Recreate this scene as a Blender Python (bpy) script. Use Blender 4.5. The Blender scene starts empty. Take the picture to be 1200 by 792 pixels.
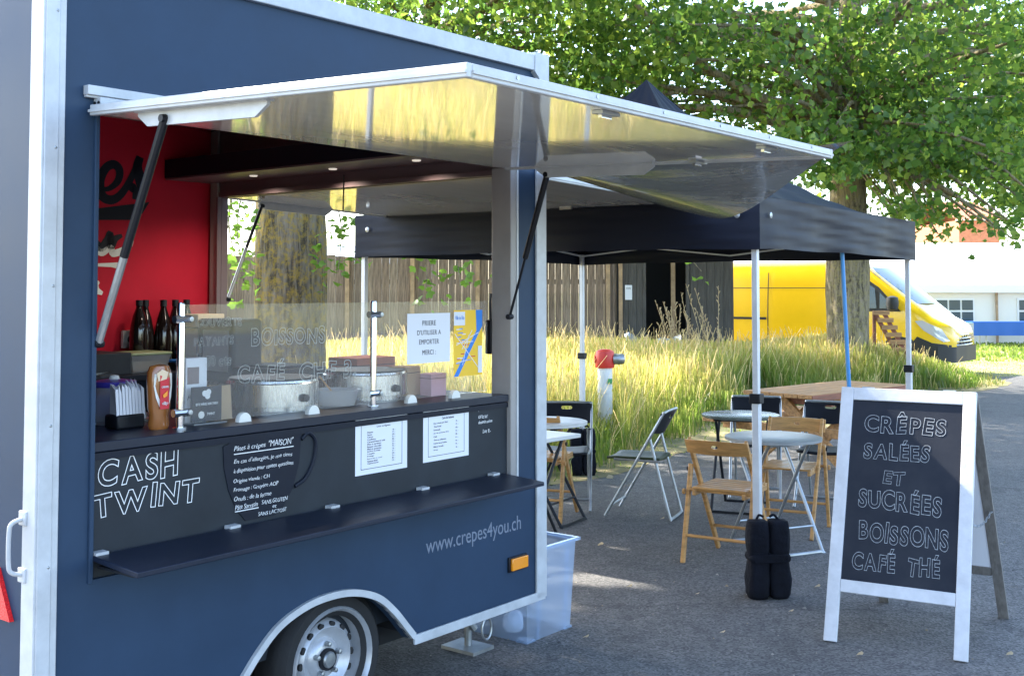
import bpy, bmesh, math, random
import numpy as np
from mathutils import Vector, Matrix
R = math.radians
S = bpy.context.scene
COL = S.collection

# ------------------------------------------------------------------ camera, sky, sun, exposure
F, H, P, HY = 1340.0, 1.7, R(2.5), 339.0          # focal length in photo pixels, eye height, upward pitch, horizon row
CY = HY - F * math.tan(P)
cam = bpy.data.cameras.new('camera'); cam.sensor_width = 36; cam.lens = F / 1200 * 36
cam.shift_y = (CY - 396) / 1200; cam.clip_end = 1500; cam.clip_start = 0.05
co = bpy.data.objects.new('camera', cam); COL.objects.link(co)
co.location = (0, 0, H); co.rotation_euler = (R(90) + P, 0, 0); S.camera = co
SUN = Vector((-0.79, 0.612, 0)).normalized(); ELEV = R(44)
wd = bpy.data.worlds.new('World'); S.world = wd; wd.use_nodes = True
nt = wd.node_tree; bg = nt.nodes['Background']
sk = nt.nodes.new('ShaderNodeTexSky'); sk.sky_type = 'NISHITA'; sk.sun_disc = False
sk.sun_elevation = ELEV; sk.sun_rotation = math.atan2(SUN.x, SUN.y); sk.dust_density = 2.0; sk.air_density = 1.0; sk.altitude = 400
nt.links.new(sk.outputs[0], bg.inputs[0]); bg.inputs[1].default_value = 0.15
sl = bpy.data.lights.new('sun', 'SUN'); sl.energy = 3.0; sl.angle = R(0.53); sl.color = (1, .94, .84)
so = bpy.data.objects.new('sun', sl); COL.objects.link(so); so.location = (-20, 20, 30)
sd = Vector((SUN.x * math.cos(ELEV), SUN.y * math.cos(ELEV), math.sin(ELEV)))
so.rotation_euler = sd.to_track_quat('Z', 'Y').to_euler()
S.view_settings.view_transform = 'Standard'; S.view_settings.look = 'None'
S.view_settings.gamma = 1; S.view_settings.use_curve_mapping = False
S.view_settings.exposure = 2.6
S.render.engine = 'CYCLES'
S.cycles.max_bounces = 10; S.cycles.transparent_max_bounces = 24; S.cycles.sample_clamp_indirect = 8
S.cycles.use_denoising = True

# ------------------------------------------------------------------ pixels to places
def ray(px, py):
    a = (px - 600) / F; b = -(py - CY) / F
    return Vector((a, math.cos(P) - b * math.sin(P), math.sin(P) + b * math.cos(P)))
def gnd(px, py, h=0.0):
    r = ray(px, py); t = (h - H) / r.z
    return Vector((r.x * t, r.y * t, h))
def at_depth(px, py, d):
    r = ray(px, py); return Vector((0, 0, H)) + r * (d / r.y)
TA = gnd(60, 895, .28); TB = gnd(632, 696, .28)
TL = (TB - TA).length; TU = (TB - TA).normalized(); TV = Vector((-TU.y, TU.x, 0)); TROT = math.atan2(TU.y, TU.x)
def onY(px, py, yy=0.0):          # ray meets trailer-local plane Y=yy
    r = ray(px, py); o = Vector((0, 0, H)) - Vector((TA.x, TA.y, 0))
    t = (yy - o.dot(TV)) / r.dot(TV); p = o + r * t
    return Vector((p.dot(TU), yy, p.z))
def onX(px, py, xx):
    r = ray(px, py); o = Vector((0, 0, H)) - Vector((TA.x, TA.y, 0))
    t = (xx - o.dot(TU)) / r.dot(TU); p = o + r * t
    return Vector((xx, p.dot(TV), p.z))
def onZ(px, py, h):
    p = gnd(px, py, h) - Vector((TA.x, TA.y, 0)); return Vector((p.dot(TU), p.dot(TV), h))
def glob(x, y, z=0.0):
    return Vector((TA.x + TU.x * x + TV.x * y, TA.y + TU.y * x + TV.y * y, z))

# ------------------------------------------------------------------ materials
M = {}
def mat(name, col, rough=.5, metal=0.0, vary=0.0, vscale=6.0, bump=0.0, bscale=40.0, col2=None, coat=0.0, spec=.5, stretch=None, ior=1.5, detail=6.0):
    m = bpy.data.materials.new(name); m.use_nodes = True; n = m.node_tree.nodes; l = m.node_tree.links
    b = n['Principled BSDF']
    b.inputs['Base Color'].default_value = (*col, 1); b.inputs['Roughness'].default_value = rough
    b.inputs['Metallic'].default_value = metal; b.inputs['Coat Weight'].default_value = coat
    b.inputs['Specular IOR Level'].default_value = spec; b.inputs['IOR'].default_value = ior
    if vary or bump:
        tc = n.new('ShaderNodeTexCoord'); mp = n.new('ShaderNodeMapping'); l.new(tc.outputs['Object'], mp.inputs[0])
        if stretch: mp.inputs['Scale'].default_value = stretch
    if vary:
        no = n.new('ShaderNodeTexNoise'); no.inputs['Scale'].default_value = vscale; no.inputs['Detail'].default_value = detail; no.inputs['Roughness'].default_value = .65
        l.new(mp.outputs[0], no.inputs['Vector'])
        rp = n.new('ShaderNodeValToRGB'); c2 = col2 or tuple(c * (1 - vary) for c in col)
        c1 = col if col2 else tuple(min(1, c * (1 + vary * .5)) for c in col)
        rp.color_ramp.elements[0].position = .35; rp.color_ramp.elements[1].position = .65
        rp.color_ramp.elements[0].color = (*c2, 1); rp.color_ramp.elements[1].color = (*c1, 1)
        l.new(no.outputs['Fac'], rp.inputs[0]); l.new(rp.outputs[0], b.inputs['Base Color'])
        rm = n.new('ShaderNodeMapRange'); rm.inputs['To Min'].default_value = max(.02, rough - .08); rm.inputs['To Max'].default_value = min(1, rough + .1)
        l.new(no.outputs['Fac'], rm.inputs[0]); l.new(rm.outputs[0], b.inputs['Roughness'])
    if bump:
        nb = n.new('ShaderNodeTexNoise'); nb.inputs['Scale'].default_value = bscale; nb.inputs['Detail'].default_value = 4
        l.new(mp.outputs[0], nb.inputs['Vector'])
        bp = n.new('ShaderNodeBump'); bp.inputs['Strength'].default_value = bump; bp.inputs['Distance'].default_value = .02
        l.new(nb.outputs['Fac'], bp.inputs['Height']); l.new(bp.outputs[0], b.inputs['Normal'])
    M[name] = m; return m
def sheer(name, col, clear, rough=.05, tint=(1, 1, 1), transl=.5):   # see-through plastic or glass as one thin sheet
    m = bpy.data.materials.new(name); m.use_nodes = True; n = m.node_tree.nodes; l = m.node_tree.links
    n.remove(n['Principled BSDF']); out = n['Material Output']
    tr = n.new('ShaderNodeBsdfTransparent'); tr.inputs[0].default_value = (*tint, 1)
    df = n.new('ShaderNodeBsdfDiffuse'); df.inputs[0].default_value = (*col, 1)
    tl = n.new('ShaderNodeBsdfTranslucent'); tl.inputs[0].default_value = (*col, 1)
    mx0 = n.new('ShaderNodeMixShader'); mx0.inputs[0].default_value = transl; l.new(df.outputs[0], mx0.inputs[1]); l.new(tl.outputs[0], mx0.inputs[2])
    mx1 = n.new('ShaderNodeMixShader'); mx1.inputs[0].default_value = clear; l.new(mx0.outputs[0], mx1.inputs[1]); l.new(tr.outputs[0], mx1.inputs[2])
    gl = n.new('ShaderNodeBsdfGlossy'); gl.inputs['Roughness'].default_value = rough
    fr = n.new('ShaderNodeFresnel'); ge = n.new('ShaderNodeNewGeometry'); mr = n.new('ShaderNodeMapRange'); mr.inputs['To Min'].default_value = 1.45; mr.inputs['To Max'].default_value = 1/1.45; l.new(ge.outputs['Backfacing'], mr.inputs[0]); l.new(mr.outputs[0], fr.inputs[0])
    mx2 = n.new('ShaderNodeMixShader'); l.new(fr.outputs[0], mx2.inputs[0]); l.new(mx1.outputs[0], mx2.inputs[1]); l.new(gl.outputs[0], mx2.inputs[2])
    l.new(mx2.outputs[0], out.inputs[0]); M[name] = m; return m
def leafmat(name, cols, transl=.5, gloss=.06, zgrad=None):
    m = bpy.data.materials.new(name); m.use_nodes = True; n = m.node_tree.nodes; l = m.node_tree.links
    n.remove(n['Principled BSDF']); out = n['Material Output']
    ge = n.new('ShaderNodeNewGeometry'); rp = n.new('ShaderNodeValToRGB')
    el = rp.color_ramp.elements
    while len(el) < len(cols): el.new(.5)
    for i, c in enumerate(cols): el[i].position = i / (len(cols) - 1); el[i].color = (*c, 1)
    l.new(ge.outputs['Random Per Island'], rp.inputs[0]); colo = rp.outputs[0]
    if zgrad:                                        # green foot of the stalk, straw above
        sp = n.new('ShaderNodeSeparateXYZ'); l.new(ge.outputs['Position'], sp.inputs[0])
        mr = n.new('ShaderNodeMapRange'); mr.inputs['From Min'].default_value = zgrad[0]; mr.inputs['From Max'].default_value = zgrad[1]; l.new(sp.outputs['Z'], mr.inputs[0])
        no = n.new('ShaderNodeTexNoise'); no.inputs['Scale'].default_value = .45; l.new(ge.outputs['Position'], no.inputs['Vector'])
        ad = n.new('ShaderNodeMath'); ad.operation = 'MULTIPLY_ADD'; ad.inputs[1].default_value = 1.8; ad.inputs[2].default_value = -.95; l.new(no.outputs['Fac'], ad.inputs[0])
        a2 = n.new('ShaderNodeMath'); a2.operation = 'ADD'; a2.use_clamp = True; l.new(ad.outputs[0], a2.inputs[0]); l.new(mr.outputs[0], a2.inputs[1])
        mx = n.new('ShaderNodeMix'); mx.data_type = 'RGBA'; l.new(a2.outputs[0], mx.inputs['Factor']); mx.inputs['A'].default_value = (*zgrad[2], 1); l.new(colo, mx.inputs['B']); colo = mx.outputs['Result']
    df = n.new('ShaderNodeBsdfDiffuse'); tl = n.new('ShaderNodeBsdfTranslucent'); gl = n.new('ShaderNodeBsdfGlossy'); gl.inputs['Roughness'].default_value = .38
    hs = n.new('ShaderNodeHueSaturation'); hs.inputs['Hue'].default_value = .485; hs.inputs['Value'].default_value = 2.1; l.new(colo, hs.inputs['Color'])
    l.new(colo, df.inputs[0]); l.new(hs.outputs[0], tl.inputs[0])
    a = n.new('ShaderNodeMixShader'); a.inputs[0].default_value = transl; l.new(df.outputs[0], a.inputs[1]); l.new(tl.outputs[0], a.inputs[2])
    b = n.new('ShaderNodeMixShader'); b.inputs[0].default_value = gloss; l.new(a.outputs[0], b.inputs[1]); l.new(gl.outputs[0], b.inputs[2])
    l.new(b.outputs[0], out.inputs[0]); M[name] = m; return m

mat('navy', (.024, .047, .087), .48, vary=.12, vscale=2.3, spec=.18, bump=.03, bscale=1.6)
mat('navy_dark', (.008, .013, .028), .4, spec=.35, vary=.15, vscale=4)
mat('white_trim', (.47, .485, .50), .35, vary=.14, vscale=9, bump=.02)
mat('flap_gloss', (.80, .77, .70), .05, vary=.04, vscale=2, bump=.02, bscale=2.2, stretch=(.5, 3.5, 1), ior=1.55, coat=.5)
mat('red_wall', (.52, .014, .035), .6, vary=.12, vscale=2, spec=.15)
mat('interior_grey', (.30, .28, .27), .4, vary=.08)
mat('interior_brown', (.16, .115, .12), .4, vary=.08)
mat('ceiling_white', (.70, .67, .64), .4)
mat('black_box', (.007, .009, .017), .5, spec=.25)
mat('slate', (.022, .027, .034), .6, spec=.25, vary=.25, vscale=3.5)
mat('slate_dark', (.009, .012, .022), .5, spec=.2, vary=.15, vscale=5)
mat('board_slate', (.013, .016, .026), .65, spec=.2, vary=.5, vscale=3.2, col2=(.026, .029, .038), detail=8.0)
mat('chalk', (.80, .80, .80), .9)
mat('pen_faint', (.50, .52, .50), .9)
mat('chalk_dim', (.50, .52, .54), .95, vary=.45, vscale=60)
mat('faint_grey', (.17, .20, .26), .6)
mat('steel', (.62, .62, .62), .26, 1.0, vary=.12, vscale=14, stretch=(6, 6, .6))
mat('chrome', (.75, .75, .76), .12, 1.0)
mat('rim_silver', (.46, .47, .49), .32, .35, vary=.15, vscale=9)
mat('galv', (.42, .44, .45), .42, .85, vary=.25, vscale=8)
mat('rubber', (.012, .012, .013), .75, vary=.3, vscale=12, bump=.1)
mat('black_plastic', (.008, .009, .013), .45, spec=.3, vary=.2, vscale=9)
mat('dark_metal', (.012, .014, .018), .45, spec=.3)
mat('alu_leg', (.60, .61, .63), .42, .25, vary=.12, vscale=5)
mat('paper', (.72, .73, .78), .8)
mat('ink', (.02, .02, .03), .8)
mat('orange_lens', (.85, .28, .01), .2, coat=.5)
mat('red_lens', (.75, .02, .02), .25, vary=.25, vscale=120, coat=.5)
mat('sail', (.17, .175, .175), .22, vary=.12, vscale=3, bump=.25, bscale=5, stretch=(3, 1.2, 1), coat=.4)
mat('tent', (.008, .011, .022), .55, spec=.2, vary=.08, vscale=3, bump=.12, bscale=3, stretch=(1, 1, 2))
mat('tent_in', (.010, .011, .018), .8)
mat('bag', (.006, .007, .012), .85, spec=.15, vary=.3, vscale=14, bump=.5, bscale=22)
mat('wood', (.50, .26, .085), .42, vary=.35, vscale=7, stretch=(1, 1, 6), coat=.1)
mat('wood_picnic', (.46, .235, .085), .6, vary=.4, vscale=6, stretch=(.6, 6, 6), bump=.15)
mat('wood_red', (.26, .085, .045), .55, vary=.35, vscale=6, stretch=(.6, 6, 6))
mat('frame_white', (.58, .58, .60), .55, vary=.12, vscale=10, bump=.08, bscale=30)
mat('frame_grey', (.17, .155, .14), .65, vary=.3, vscale=12, stretch=(5, 5, .7))
mat('table_grey', (.26, .265, .255), .33, vary=.12, vscale=8)
mat('table_dark', (.10, .115, .095), .25, vary=.12, vscale=8)
mat('table_white', (.62, .62, .60), .35)
mat('seat_sheen', (.045, .055, .026), .45, spec=.25)  # greenish reflection on the black chair seat, put into its base colour
mat('blue_pole', (.03, .22, .50), .4)
mat('van_yellow', (.90, .56, .014), .22, vary=.04, vscale=2, coat=.8)
mat('van_black', (.018, .019, .022), .5)
mat('glass_dark', (.05, .08, .10), .06, spec=.5)
mat('headlight', (.62, .68, .74), .1, .3)
mat('hyd_white', (.72, .72, .70), .45, vary=.1)
mat('hyd_red', (.55, .03, .02), .4, vary=.15)
mat('board_a', (.23, .165, .12), .85, vary=.5, vscale=5, stretch=(9, 9, .7), bump=.3)
mat('board_b', (.20, .15, .115), .85, vary=.45, vscale=5, stretch=(9, 9, .7), bump=.3)
mat('board_c', (.28, .21, .155), .85, vary=.5, vscale=5, stretch=(9, 9, .7), bump=.3)
mat('board_grey', (.085, .078, .072), .85, vary=.35, vscale=5, stretch=(9, 9, .7), bump=.3)
mat('batten', (.40, .27, .16), .8, vary=.3)
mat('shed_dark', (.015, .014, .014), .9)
mat('marquee', (.80, .80, .80), .6)
mat('marquee_wall', (.78, .74, .68), .6)
mat('brick_orange', (.42, .16, .08), .8, vary=.2)
mat('roof_blue', (.5, .56, .62), .5)
mat('cloth_blue', (.015, .10, .42), .6)
mat('tarp_blue', (.22, .30, .40), .3, vary=.3, vscale=4)
mat('soil', (.30, .235, .115), .95, vary=.5, vscale=2.2, col2=(.12, .13, .05), bump=.5, bscale=18)
mat('field', (.34, .28, .12), .95, vary=.5, vscale=.5, col2=(.17, .19, .06), bump=.4, bscale=6)
mat('straw', (.45, .36, .19), .9, vary=.4, vscale=20)
mat('caramel', (.30, .105, .025), .18, coat=.6)
mat('label_white', (.75, .74, .70), .5)
mat('label_red', (.55, .015, .03), .45)
mat('label_cream', (.70, .55, .38), .5)
mat('purple', (.05, .04, .32), .3)
mat('yellow', (.85, .62, .01), .4)
mat('green', (.06, .30, .10), .4)
mat('lid_pale', (.24, .28, .15), .5)
mat('cardboard', (.42, .29, .17), .85)
mat('box_rust', (.36, .10, .055), .7)
mat('pink', (.55, .30, .38), .6)
mat('cola', (.012, .007, .006), .08, coat=.6)
mat('grey_box', (.33, .35, .37), .6)
mat('map_yellow', (.85, .52, .03), .6)
mat('map_blue', (.03, .20, .62), .6)
mat('lamp_spot', (.8, .8, .75), .4)
lm_ = mat('lamp_lit', (.8, .8, .75), .4); lm_.node_tree.nodes['Principled BSDF'].inputs['Emission Color'].default_value = (1, .9, .75, 1); lm_.node_tree.nodes['Principled BSDF'].inputs['Emission Strength'].default_value = .10
sheer('acrylic', (.8, .85, .85), .93, .02, (.97, .98, .98))
sheer('bin_plastic', (.55, .68, .88), .60, .10, (.84, .92, 1.0), .5)
sheer('tub_plastic', (.60, .63, .66), .45, .15, (.9, .95, 1), .5)
leafmat('leaf', [(.040, .100, .020), (.065, .145, .024), (.105, .190, .030), (.180, .260, .038)], .55, .03)
leafmat('leaf_near', [(.05, .12, .02), (.08, .17, .026), (.13, .22, .034)], .55, .03)
leafmat('grass', [(.44, .34, .095), (.52, .41, .11), (.27, .30, .05), (.48, .40, .14), (.24, .29, .045), (.54, .45, .19)], .5, .03, (.16, .74, (.110, .180, .026)))
leafmat('grass_green', [(.07, .12, .022), (.11, .16, .03), (.22, .22, .06), (.30, .26, .10)], .45, .04)
leafmat('grit', [(.06, .06, .06), (.20, .19, .17), (.36, .33, .28), (.25, .19, .10)], .05, .02)
leafmat('dry_stalk', [(.42, .34, .20), (.5, .42, .28)], .3, .02)

def barkmat(name, plate, crev, lich, zs=.16):
    m = bpy.data.materials.new(name); m.use_nodes = True; n = m.node_tree.nodes; l = m.node_tree.links; b = n['Principled BSDF']; b.inputs['Roughness'].default_value = .95; b.inputs['Specular IOR Level'].default_value = .1
    tc = n.new('ShaderNodeTexCoord'); mp = n.new('ShaderNodeMapping'); mp.inputs['Scale'].default_value = (1, 1, zs); l.new(tc.outputs['Object'], mp.inputs[0])
    a = n.new('ShaderNodeTexNoise'); a.inputs['Scale'].default_value = 15; a.inputs['Detail'].default_value = 9; a.inputs['Roughness'].default_value = .7; a.inputs['Distortion'].default_value = .6; l.new(mp.outputs[0], a.inputs['Vector'])
    r = n.new('ShaderNodeValToRGB'); e = r.color_ramp.elements; e[0].position = .40; e[0].color = (*crev, 1); e[1].position = .56; e[1].color = (*plate, 1); l.new(a.outputs['Fac'], r.inputs[0])
    c = n.new('ShaderNodeTexNoise'); c.inputs['Scale'].default_value = 16; c.inputs['Detail'].default_value = 10; c.inputs['Roughness'].default_value = .8; l.new(tc.outputs['Object'], c.inputs['Vector'])
    r2 = n.new('ShaderNodeValToRGB'); e = r2.color_ramp.elements; e[0].position = .47; e[0].color = (0, 0, 0, 1); e[1].position = .58; e[1].color = (.85, .85, .85, 1); l.new(c.outputs['Fac'], r2.inputs[0])
    mx = n.new('ShaderNodeMix'); mx.data_type = 'RGBA'; l.new(r2.outputs[0], mx.inputs['Factor']); l.new(r.outputs[0], mx.inputs['A']); mx.inputs['B'].default_value = (*lich, 1); l.new(mx.outputs['Result'], b.inputs['Base Color'])
    bp = n.new('ShaderNodeBump'); bp.inputs['Strength'].default_value = 1; bp.inputs['Distance'].default_value = .06; l.new(a.outputs['Fac'], bp.inputs['Height']); l.new(bp.outputs[0], b.inputs['Normal']); M[name] = m
barkmat('bark', (.34, .28, .20), (.10, .082, .06), (.33, .28, .13)); barkmat('bark_moss', (.25, .21, .15), (.07, .058, .04), (.36, .25, .05))
def asphalt():
    m = bpy.data.materials.new('asphalt'); m.use_nodes = True; n = m.node_tree.nodes; l = m.node_tree.links; b = n['Principled BSDF']
    tc = n.new('ShaderNodeTexCoord')
    def noise(s, d=6, r=.6):
        x = n.new('ShaderNodeTexNoise'); x.inputs['Scale'].default_value = s; x.inputs['Detail'].default_value = d; x.inputs['Roughness'].default_value = r
        l.new(tc.outputs['Object'], x.inputs['Vector']); return x.outputs['Fac']
    big = noise(.55); mid = noise(9, 5, .7)
    vo = n.new('ShaderNodeTexVoronoi'); vo.inputs['Scale'].default_value = 95; l.new(tc.outputs['Object'], vo.inputs['Vector'])
    rp = n.new('ShaderNodeValToRGB'); e = rp.color_ramp.elements; e[0].position = .3; e[0].color = (.082, .081, .080, 1); e[1].position = .75; e[1].color = (.140, .137, .131, 1)
    l.new(big, rp.inputs[0])
    rs = n.new('ShaderNodeValToRGB'); e = rs.color_ramp.elements; e[0].position = .15; e[0].color = (.45, .45, .46, 1); e[1].position = .9; e[1].color = (1.75, 1.72, 1.66, 1)
    l.new(vo.outputs['Color'], rs.inputs[0])
    mu = n.new('ShaderNodeMix'); mu.data_type = 'RGBA'; mu.blend_type = 'MULTIPLY'; mu.inputs['Factor'].default_value = .8
    l.new(rp.outputs[0], mu.inputs['A']); l.new(rs.outputs[0], mu.inputs['B'])
    r3 = n.new('ShaderNodeValToRGB'); e = r3.color_ramp.elements; e[0].position = .35; e[0].color = (.72, .72, .74, 1); e[1].position = .68; e[1].color = (1.2, 1.2, 1.2, 1)
    l.new(mid, r3.inputs[0])
    m2 = n.new('ShaderNodeMix'); m2.data_type = 'RGBA'; m2.blend_type = 'MULTIPLY'; m2.inputs['Factor'].default_value = .7
    l.new(mu.outputs['Result'], m2.inputs['A']); l.new(r3.outputs[0], m2.inputs['B']); ds = n.new('ShaderNodeTexNoise'); ds.inputs['Scale'].default_value = 1.7; ds.inputs['Detail'].default_value = 5; l.new(tc.outputs['Object'], ds.inputs['Vector'])
    av = n.new('ShaderNodeVectorMath'); av.operation = 'MULTIPLY_ADD'; av.inputs[1].default_value = (.9, .9, .9); l.new(ds.outputs['Color'], av.inputs[0]); l.new(tc.outputs['Object'], av.inputs[2])
    ck = n.new('ShaderNodeTexVoronoi'); ck.feature = 'DISTANCE_TO_EDGE'; ck.inputs['Scale'].default_value = .27; l.new(av.outputs[0], ck.inputs['Vector'])
    rk = n.new('ShaderNodeValToRGB'); e = rk.color_ramp.elements; e[0].position = .0; e[0].color = (.68, .68, .69, 1); e[1].position = .010; e[1].color = (1, 1, 1, 1); l.new(ck.outputs['Distance'], rk.inputs[0])
    st_ = noise(2.6, 3, .5); r5 = n.new('ShaderNodeValToRGB'); e = r5.color_ramp.elements; e[0].position = .30; e[0].color = (.70, .70, .72, 1); e[1].position = .42; e[1].color = (1, 1, 1, 1); l.new(st_, r5.inputs[0])
    m3 = n.new('ShaderNodeMix'); m3.data_type = 'RGBA'; m3.blend_type = 'MULTIPLY'; m3.inputs['Factor'].default_value = 1; l.new(m2.outputs['Result'], m3.inputs['A']); l.new(rk.outputs[0], m3.inputs['B'])
    m4 = n.new('ShaderNodeMix'); m4.data_type = 'RGBA'; m4.blend_type = 'MULTIPLY'; m4.inputs['Factor'].default_value = .8; l.new(m3.outputs['Result'], m4.inputs['A']); l.new(r5.outputs[0], m4.inputs['B'])
    l.new(m4.outputs['Result'], b.inputs['Base Color']); b.inputs['Roughness'].default_value = .8
    bp = n.new('ShaderNodeBump'); bp.inputs['Strength'].default_value = .55; bp.inputs['Distance'].default_value = .006
    l.new(vo.outputs['Distance'], bp.inputs['Height']); l.new(bp.outputs[0], b.inputs['Normal'])
    M['asphalt'] = m
asphalt()

# ------------------------------------------------------------------ mesh helpers
class MB:
    def __init__(s): s.v = []; s.f = []
    def add(s, vs, fs):
        o = len(s.v); s.v += [tuple(v) for v in vs]; s.f += [tuple(i + o for i in f) for f in fs]; return s
    def box(s, x0, x1, y0, y1, z0, z1):
        return s.add([(x0,y0,z0),(x1,y0,z0),(x1,y1,z0),(x0,y1,z0),(x0,y0,z1),(x1,y0,z1),(x1,y1,z1),(x0,y1,z1)],
                     [(3,2,1,0),(4,5,6,7),(0,1,5,4),(1,2,6,5),(2,3,7,6),(3,0,4,7)])
    def beam(s, p, q, w, h, side=(0, 0, 1)):      # w across, h along the direction nearest to side
        p, q = Vector(p), Vector(q); d = (q - p).normalized(); sv = Vector(side)
        a = d.cross(sv)
        if a.length < 1e-4: a = d.cross(Vector((1, 0, 0)))
        a.normalize(); b = a.cross(d).normalized(); a = a * w / 2; b = b * h / 2
        return s.add([p-a-b,p+a-b,p+a+b,p-a+b,q-a-b,q+a-b,q+a+b,q-a+b], [(3,2,1,0),(4,5,6,7),(0,1,5,4),(1,2,6,5),(2,3,7,6),(3,0,4,7)])
    def tube(s, pts, r, seg=8, cap=True):
        pts = [Vector(p) for p in pts]; n = len(pts); rs = r if isinstance(r, (list, tuple)) else [r] * n
        rings = []; prev = None
        for i, p in enumerate(pts):
            d = (pts[min(i+1, n-1)] - pts[max(i-1, 0)]).normalized()
            if prev is None:
                a = d.cross(Vector((0, 0, 1)))
                if a.length < 1e-3: a = d.cross(Vector((1, 0, 0)))
            else: a = prev - d * prev.dot(d)
            a.normalize(); b = d.cross(a).normalized(); prev = a
            rings.append([p + (a * math.cos(t) + b * math.sin(t)) * rs[i] for t in (2*math.pi*k/seg for k in range(seg))])
        vs = [v for rg in rings for v in rg]
        fs = [(i*seg+k, i*seg+(k+1) % seg, (i+1)*seg+(k+1) % seg, (i+1)*seg+k) for i in range(n-1) for k in range(seg)]
        if cap: fs += [tuple(range(seg-1, -1, -1)), tuple((n-1)*seg+k for k in range(seg))]
        return s.add(vs, fs)
    def lathe(s, prof, c=(0, 0, 0), seg=24, axis='z', caps=True):
        vs = []
        for r, z in prof:
            for k in range(seg):
                t = 2*math.pi*k/seg; x, y = r*math.cos(t), r*math.sin(t)
                q = (x, y, z) if axis == 'z' else ((x, z, y) if axis == 'y' else (z, x, y))
                vs.append((c[0]+q[0], c[1]+q[1], c[2]+q[2]))
        m = len(prof)
        fs = [(i*seg+k, i*seg+(k+1) % seg, (i+1)*seg+(k+1) % seg, (i+1)*seg+k) for i in range(m-1) for k in range(seg)]
        if caps: fs += [tuple(range(seg-1, -1, -1)), tuple((m-1)*seg+k for k in range(seg))]
        return s.add(vs, fs)
    def grid(s, fn, nu, nv):
        vs = [fn(i/nu, j/nv) for i in range(nu+1) for j in range(nv+1)]
        fs = [(i*(nv+1)+j, (i+1)*(nv+1)+j, (i+1)*(nv+1)+j+1, i*(nv+1)+j+1) for i in range(nu) for j in range(nv)]
        return s.add(vs, fs)
    def plate(s, outer, holes=(), t=.02, fn=lambda a, b, c: (a, c, b)):   # flat outline with holes, thickness t along c
        bm = bmesh.new(); es = []
        for loop in [outer, *holes]:
            vv = [bm.verts.new((a, b, 0)) for a, b in loop]
            es += [bm.edges.new((vv[i], vv[(i+1) % len(vv)])) for i in range(len(vv))]
        bmesh.ops.triangle_fill(bm, edges=es, use_beauty=True, use_dissolve=False)
        bm.verts.index_update(); n = len(bm.verts); P2 = [(v.co.x, v.co.y) for v in bm.verts]
        vs = [fn(a, b, 0) for a, b in P2] + [fn(a, b, t) for a, b in P2]; fs = []
        for f in bm.faces:
            ix = [v.index for v in f.verts]; fs.append(tuple(ix)); fs.append(tuple(i+n for i in reversed(ix)))
        for e in bm.edges:
            if len(e.link_faces) == 1: i, j = e.verts[0].index, e.verts[1].index; fs.append((i, j, j+n, i+n))
        bm.free(); return s.add(vs, fs)
    def mesh(s, name, m, smooth=True, ang=35):
        me = bpy.data.meshes.new(name); me.from_pydata(s.v, [], s.f)
        bm = bmesh.new(); bm.from_mesh(me); bmesh.ops.recalc_face_normals(bm, faces=bm.faces); bm.to_mesh(me); bm.free()
        if smooth: me.shade_smooth(); me.set_sharp_from_angle(angle=R(ang))
        me.materials.append(M[m] if isinstance(m, str) else m); return me
    def build(s, name, m, parent=None, bev=0.0, smooth=True, ang=35, kind=None, label=None):
        return link(name, s.mesh(name, m, smooth, ang), parent, bev, kind, label)
def link(name, me, parent=None, bev=0.0, kind=None, label=None, loc=None, rot=None, scale=None):
    o = bpy.data.objects.new(name, me); COL.objects.link(o)
    if parent: o.parent = parent
    if bev:
        b = o.modifiers.new('bevel', 'BEVEL'); b.width = bev; b.segments = 2; b.limit_method = 'ANGLE'
    if kind: o['kind'] = kind
    if label: o['label'] = label
    if loc is not None: o.location = loc
    if rot is not None: o.rotation_euler = rot
    if scale is not None: o.scale = scale
    return o
def tag(o, label, cat, group=None):
    o['label'] = label; o['category'] = cat
    if group: o['group'] = group
    return o
def thing(name, label, cat, loc=(0, 0, 0), rz=0.0, group=None):
    o = bpy.data.objects.new(name, None); COL.objects.link(o); o.empty_display_size = .1
    o.location = loc; o.rotation_euler = (0, 0, rz); return tag(o, label, cat, group)
def copy_tree(o, parent=None):
    c = o.copy(); COL.objects.link(c)
    if parent: c.parent = parent
    for ch in list(o.children): copy_tree(ch, c)
    return c
def box(name, m, parent, x0, x1, y0, y1, z0, z1, bev=.0, **k):
    return MB().box(x0, x1, y0, y1, z0, z1).build(name, m, parent, bev, **k)
def smoothpts(pts, n=8):       # Catmull-Rom through points
    P3 = [Vector(p) for p in pts]; P3 = [2*P3[0]-P3[1]] + P3 + [2*P3[-1]-P3[-2]]; out = []
    for i in range(1, len(P3)-2):
        a, b, c, d = P3[i-1:i+3]
        for k in range(n):
            t = k/n; out.append(.5*((2*b)+(c-a)*t+(2*a-5*b+4*c-d)*t*t+(3*b-a-3*c+d)*t**3))
    out.append(P3[-2]); return out

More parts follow.
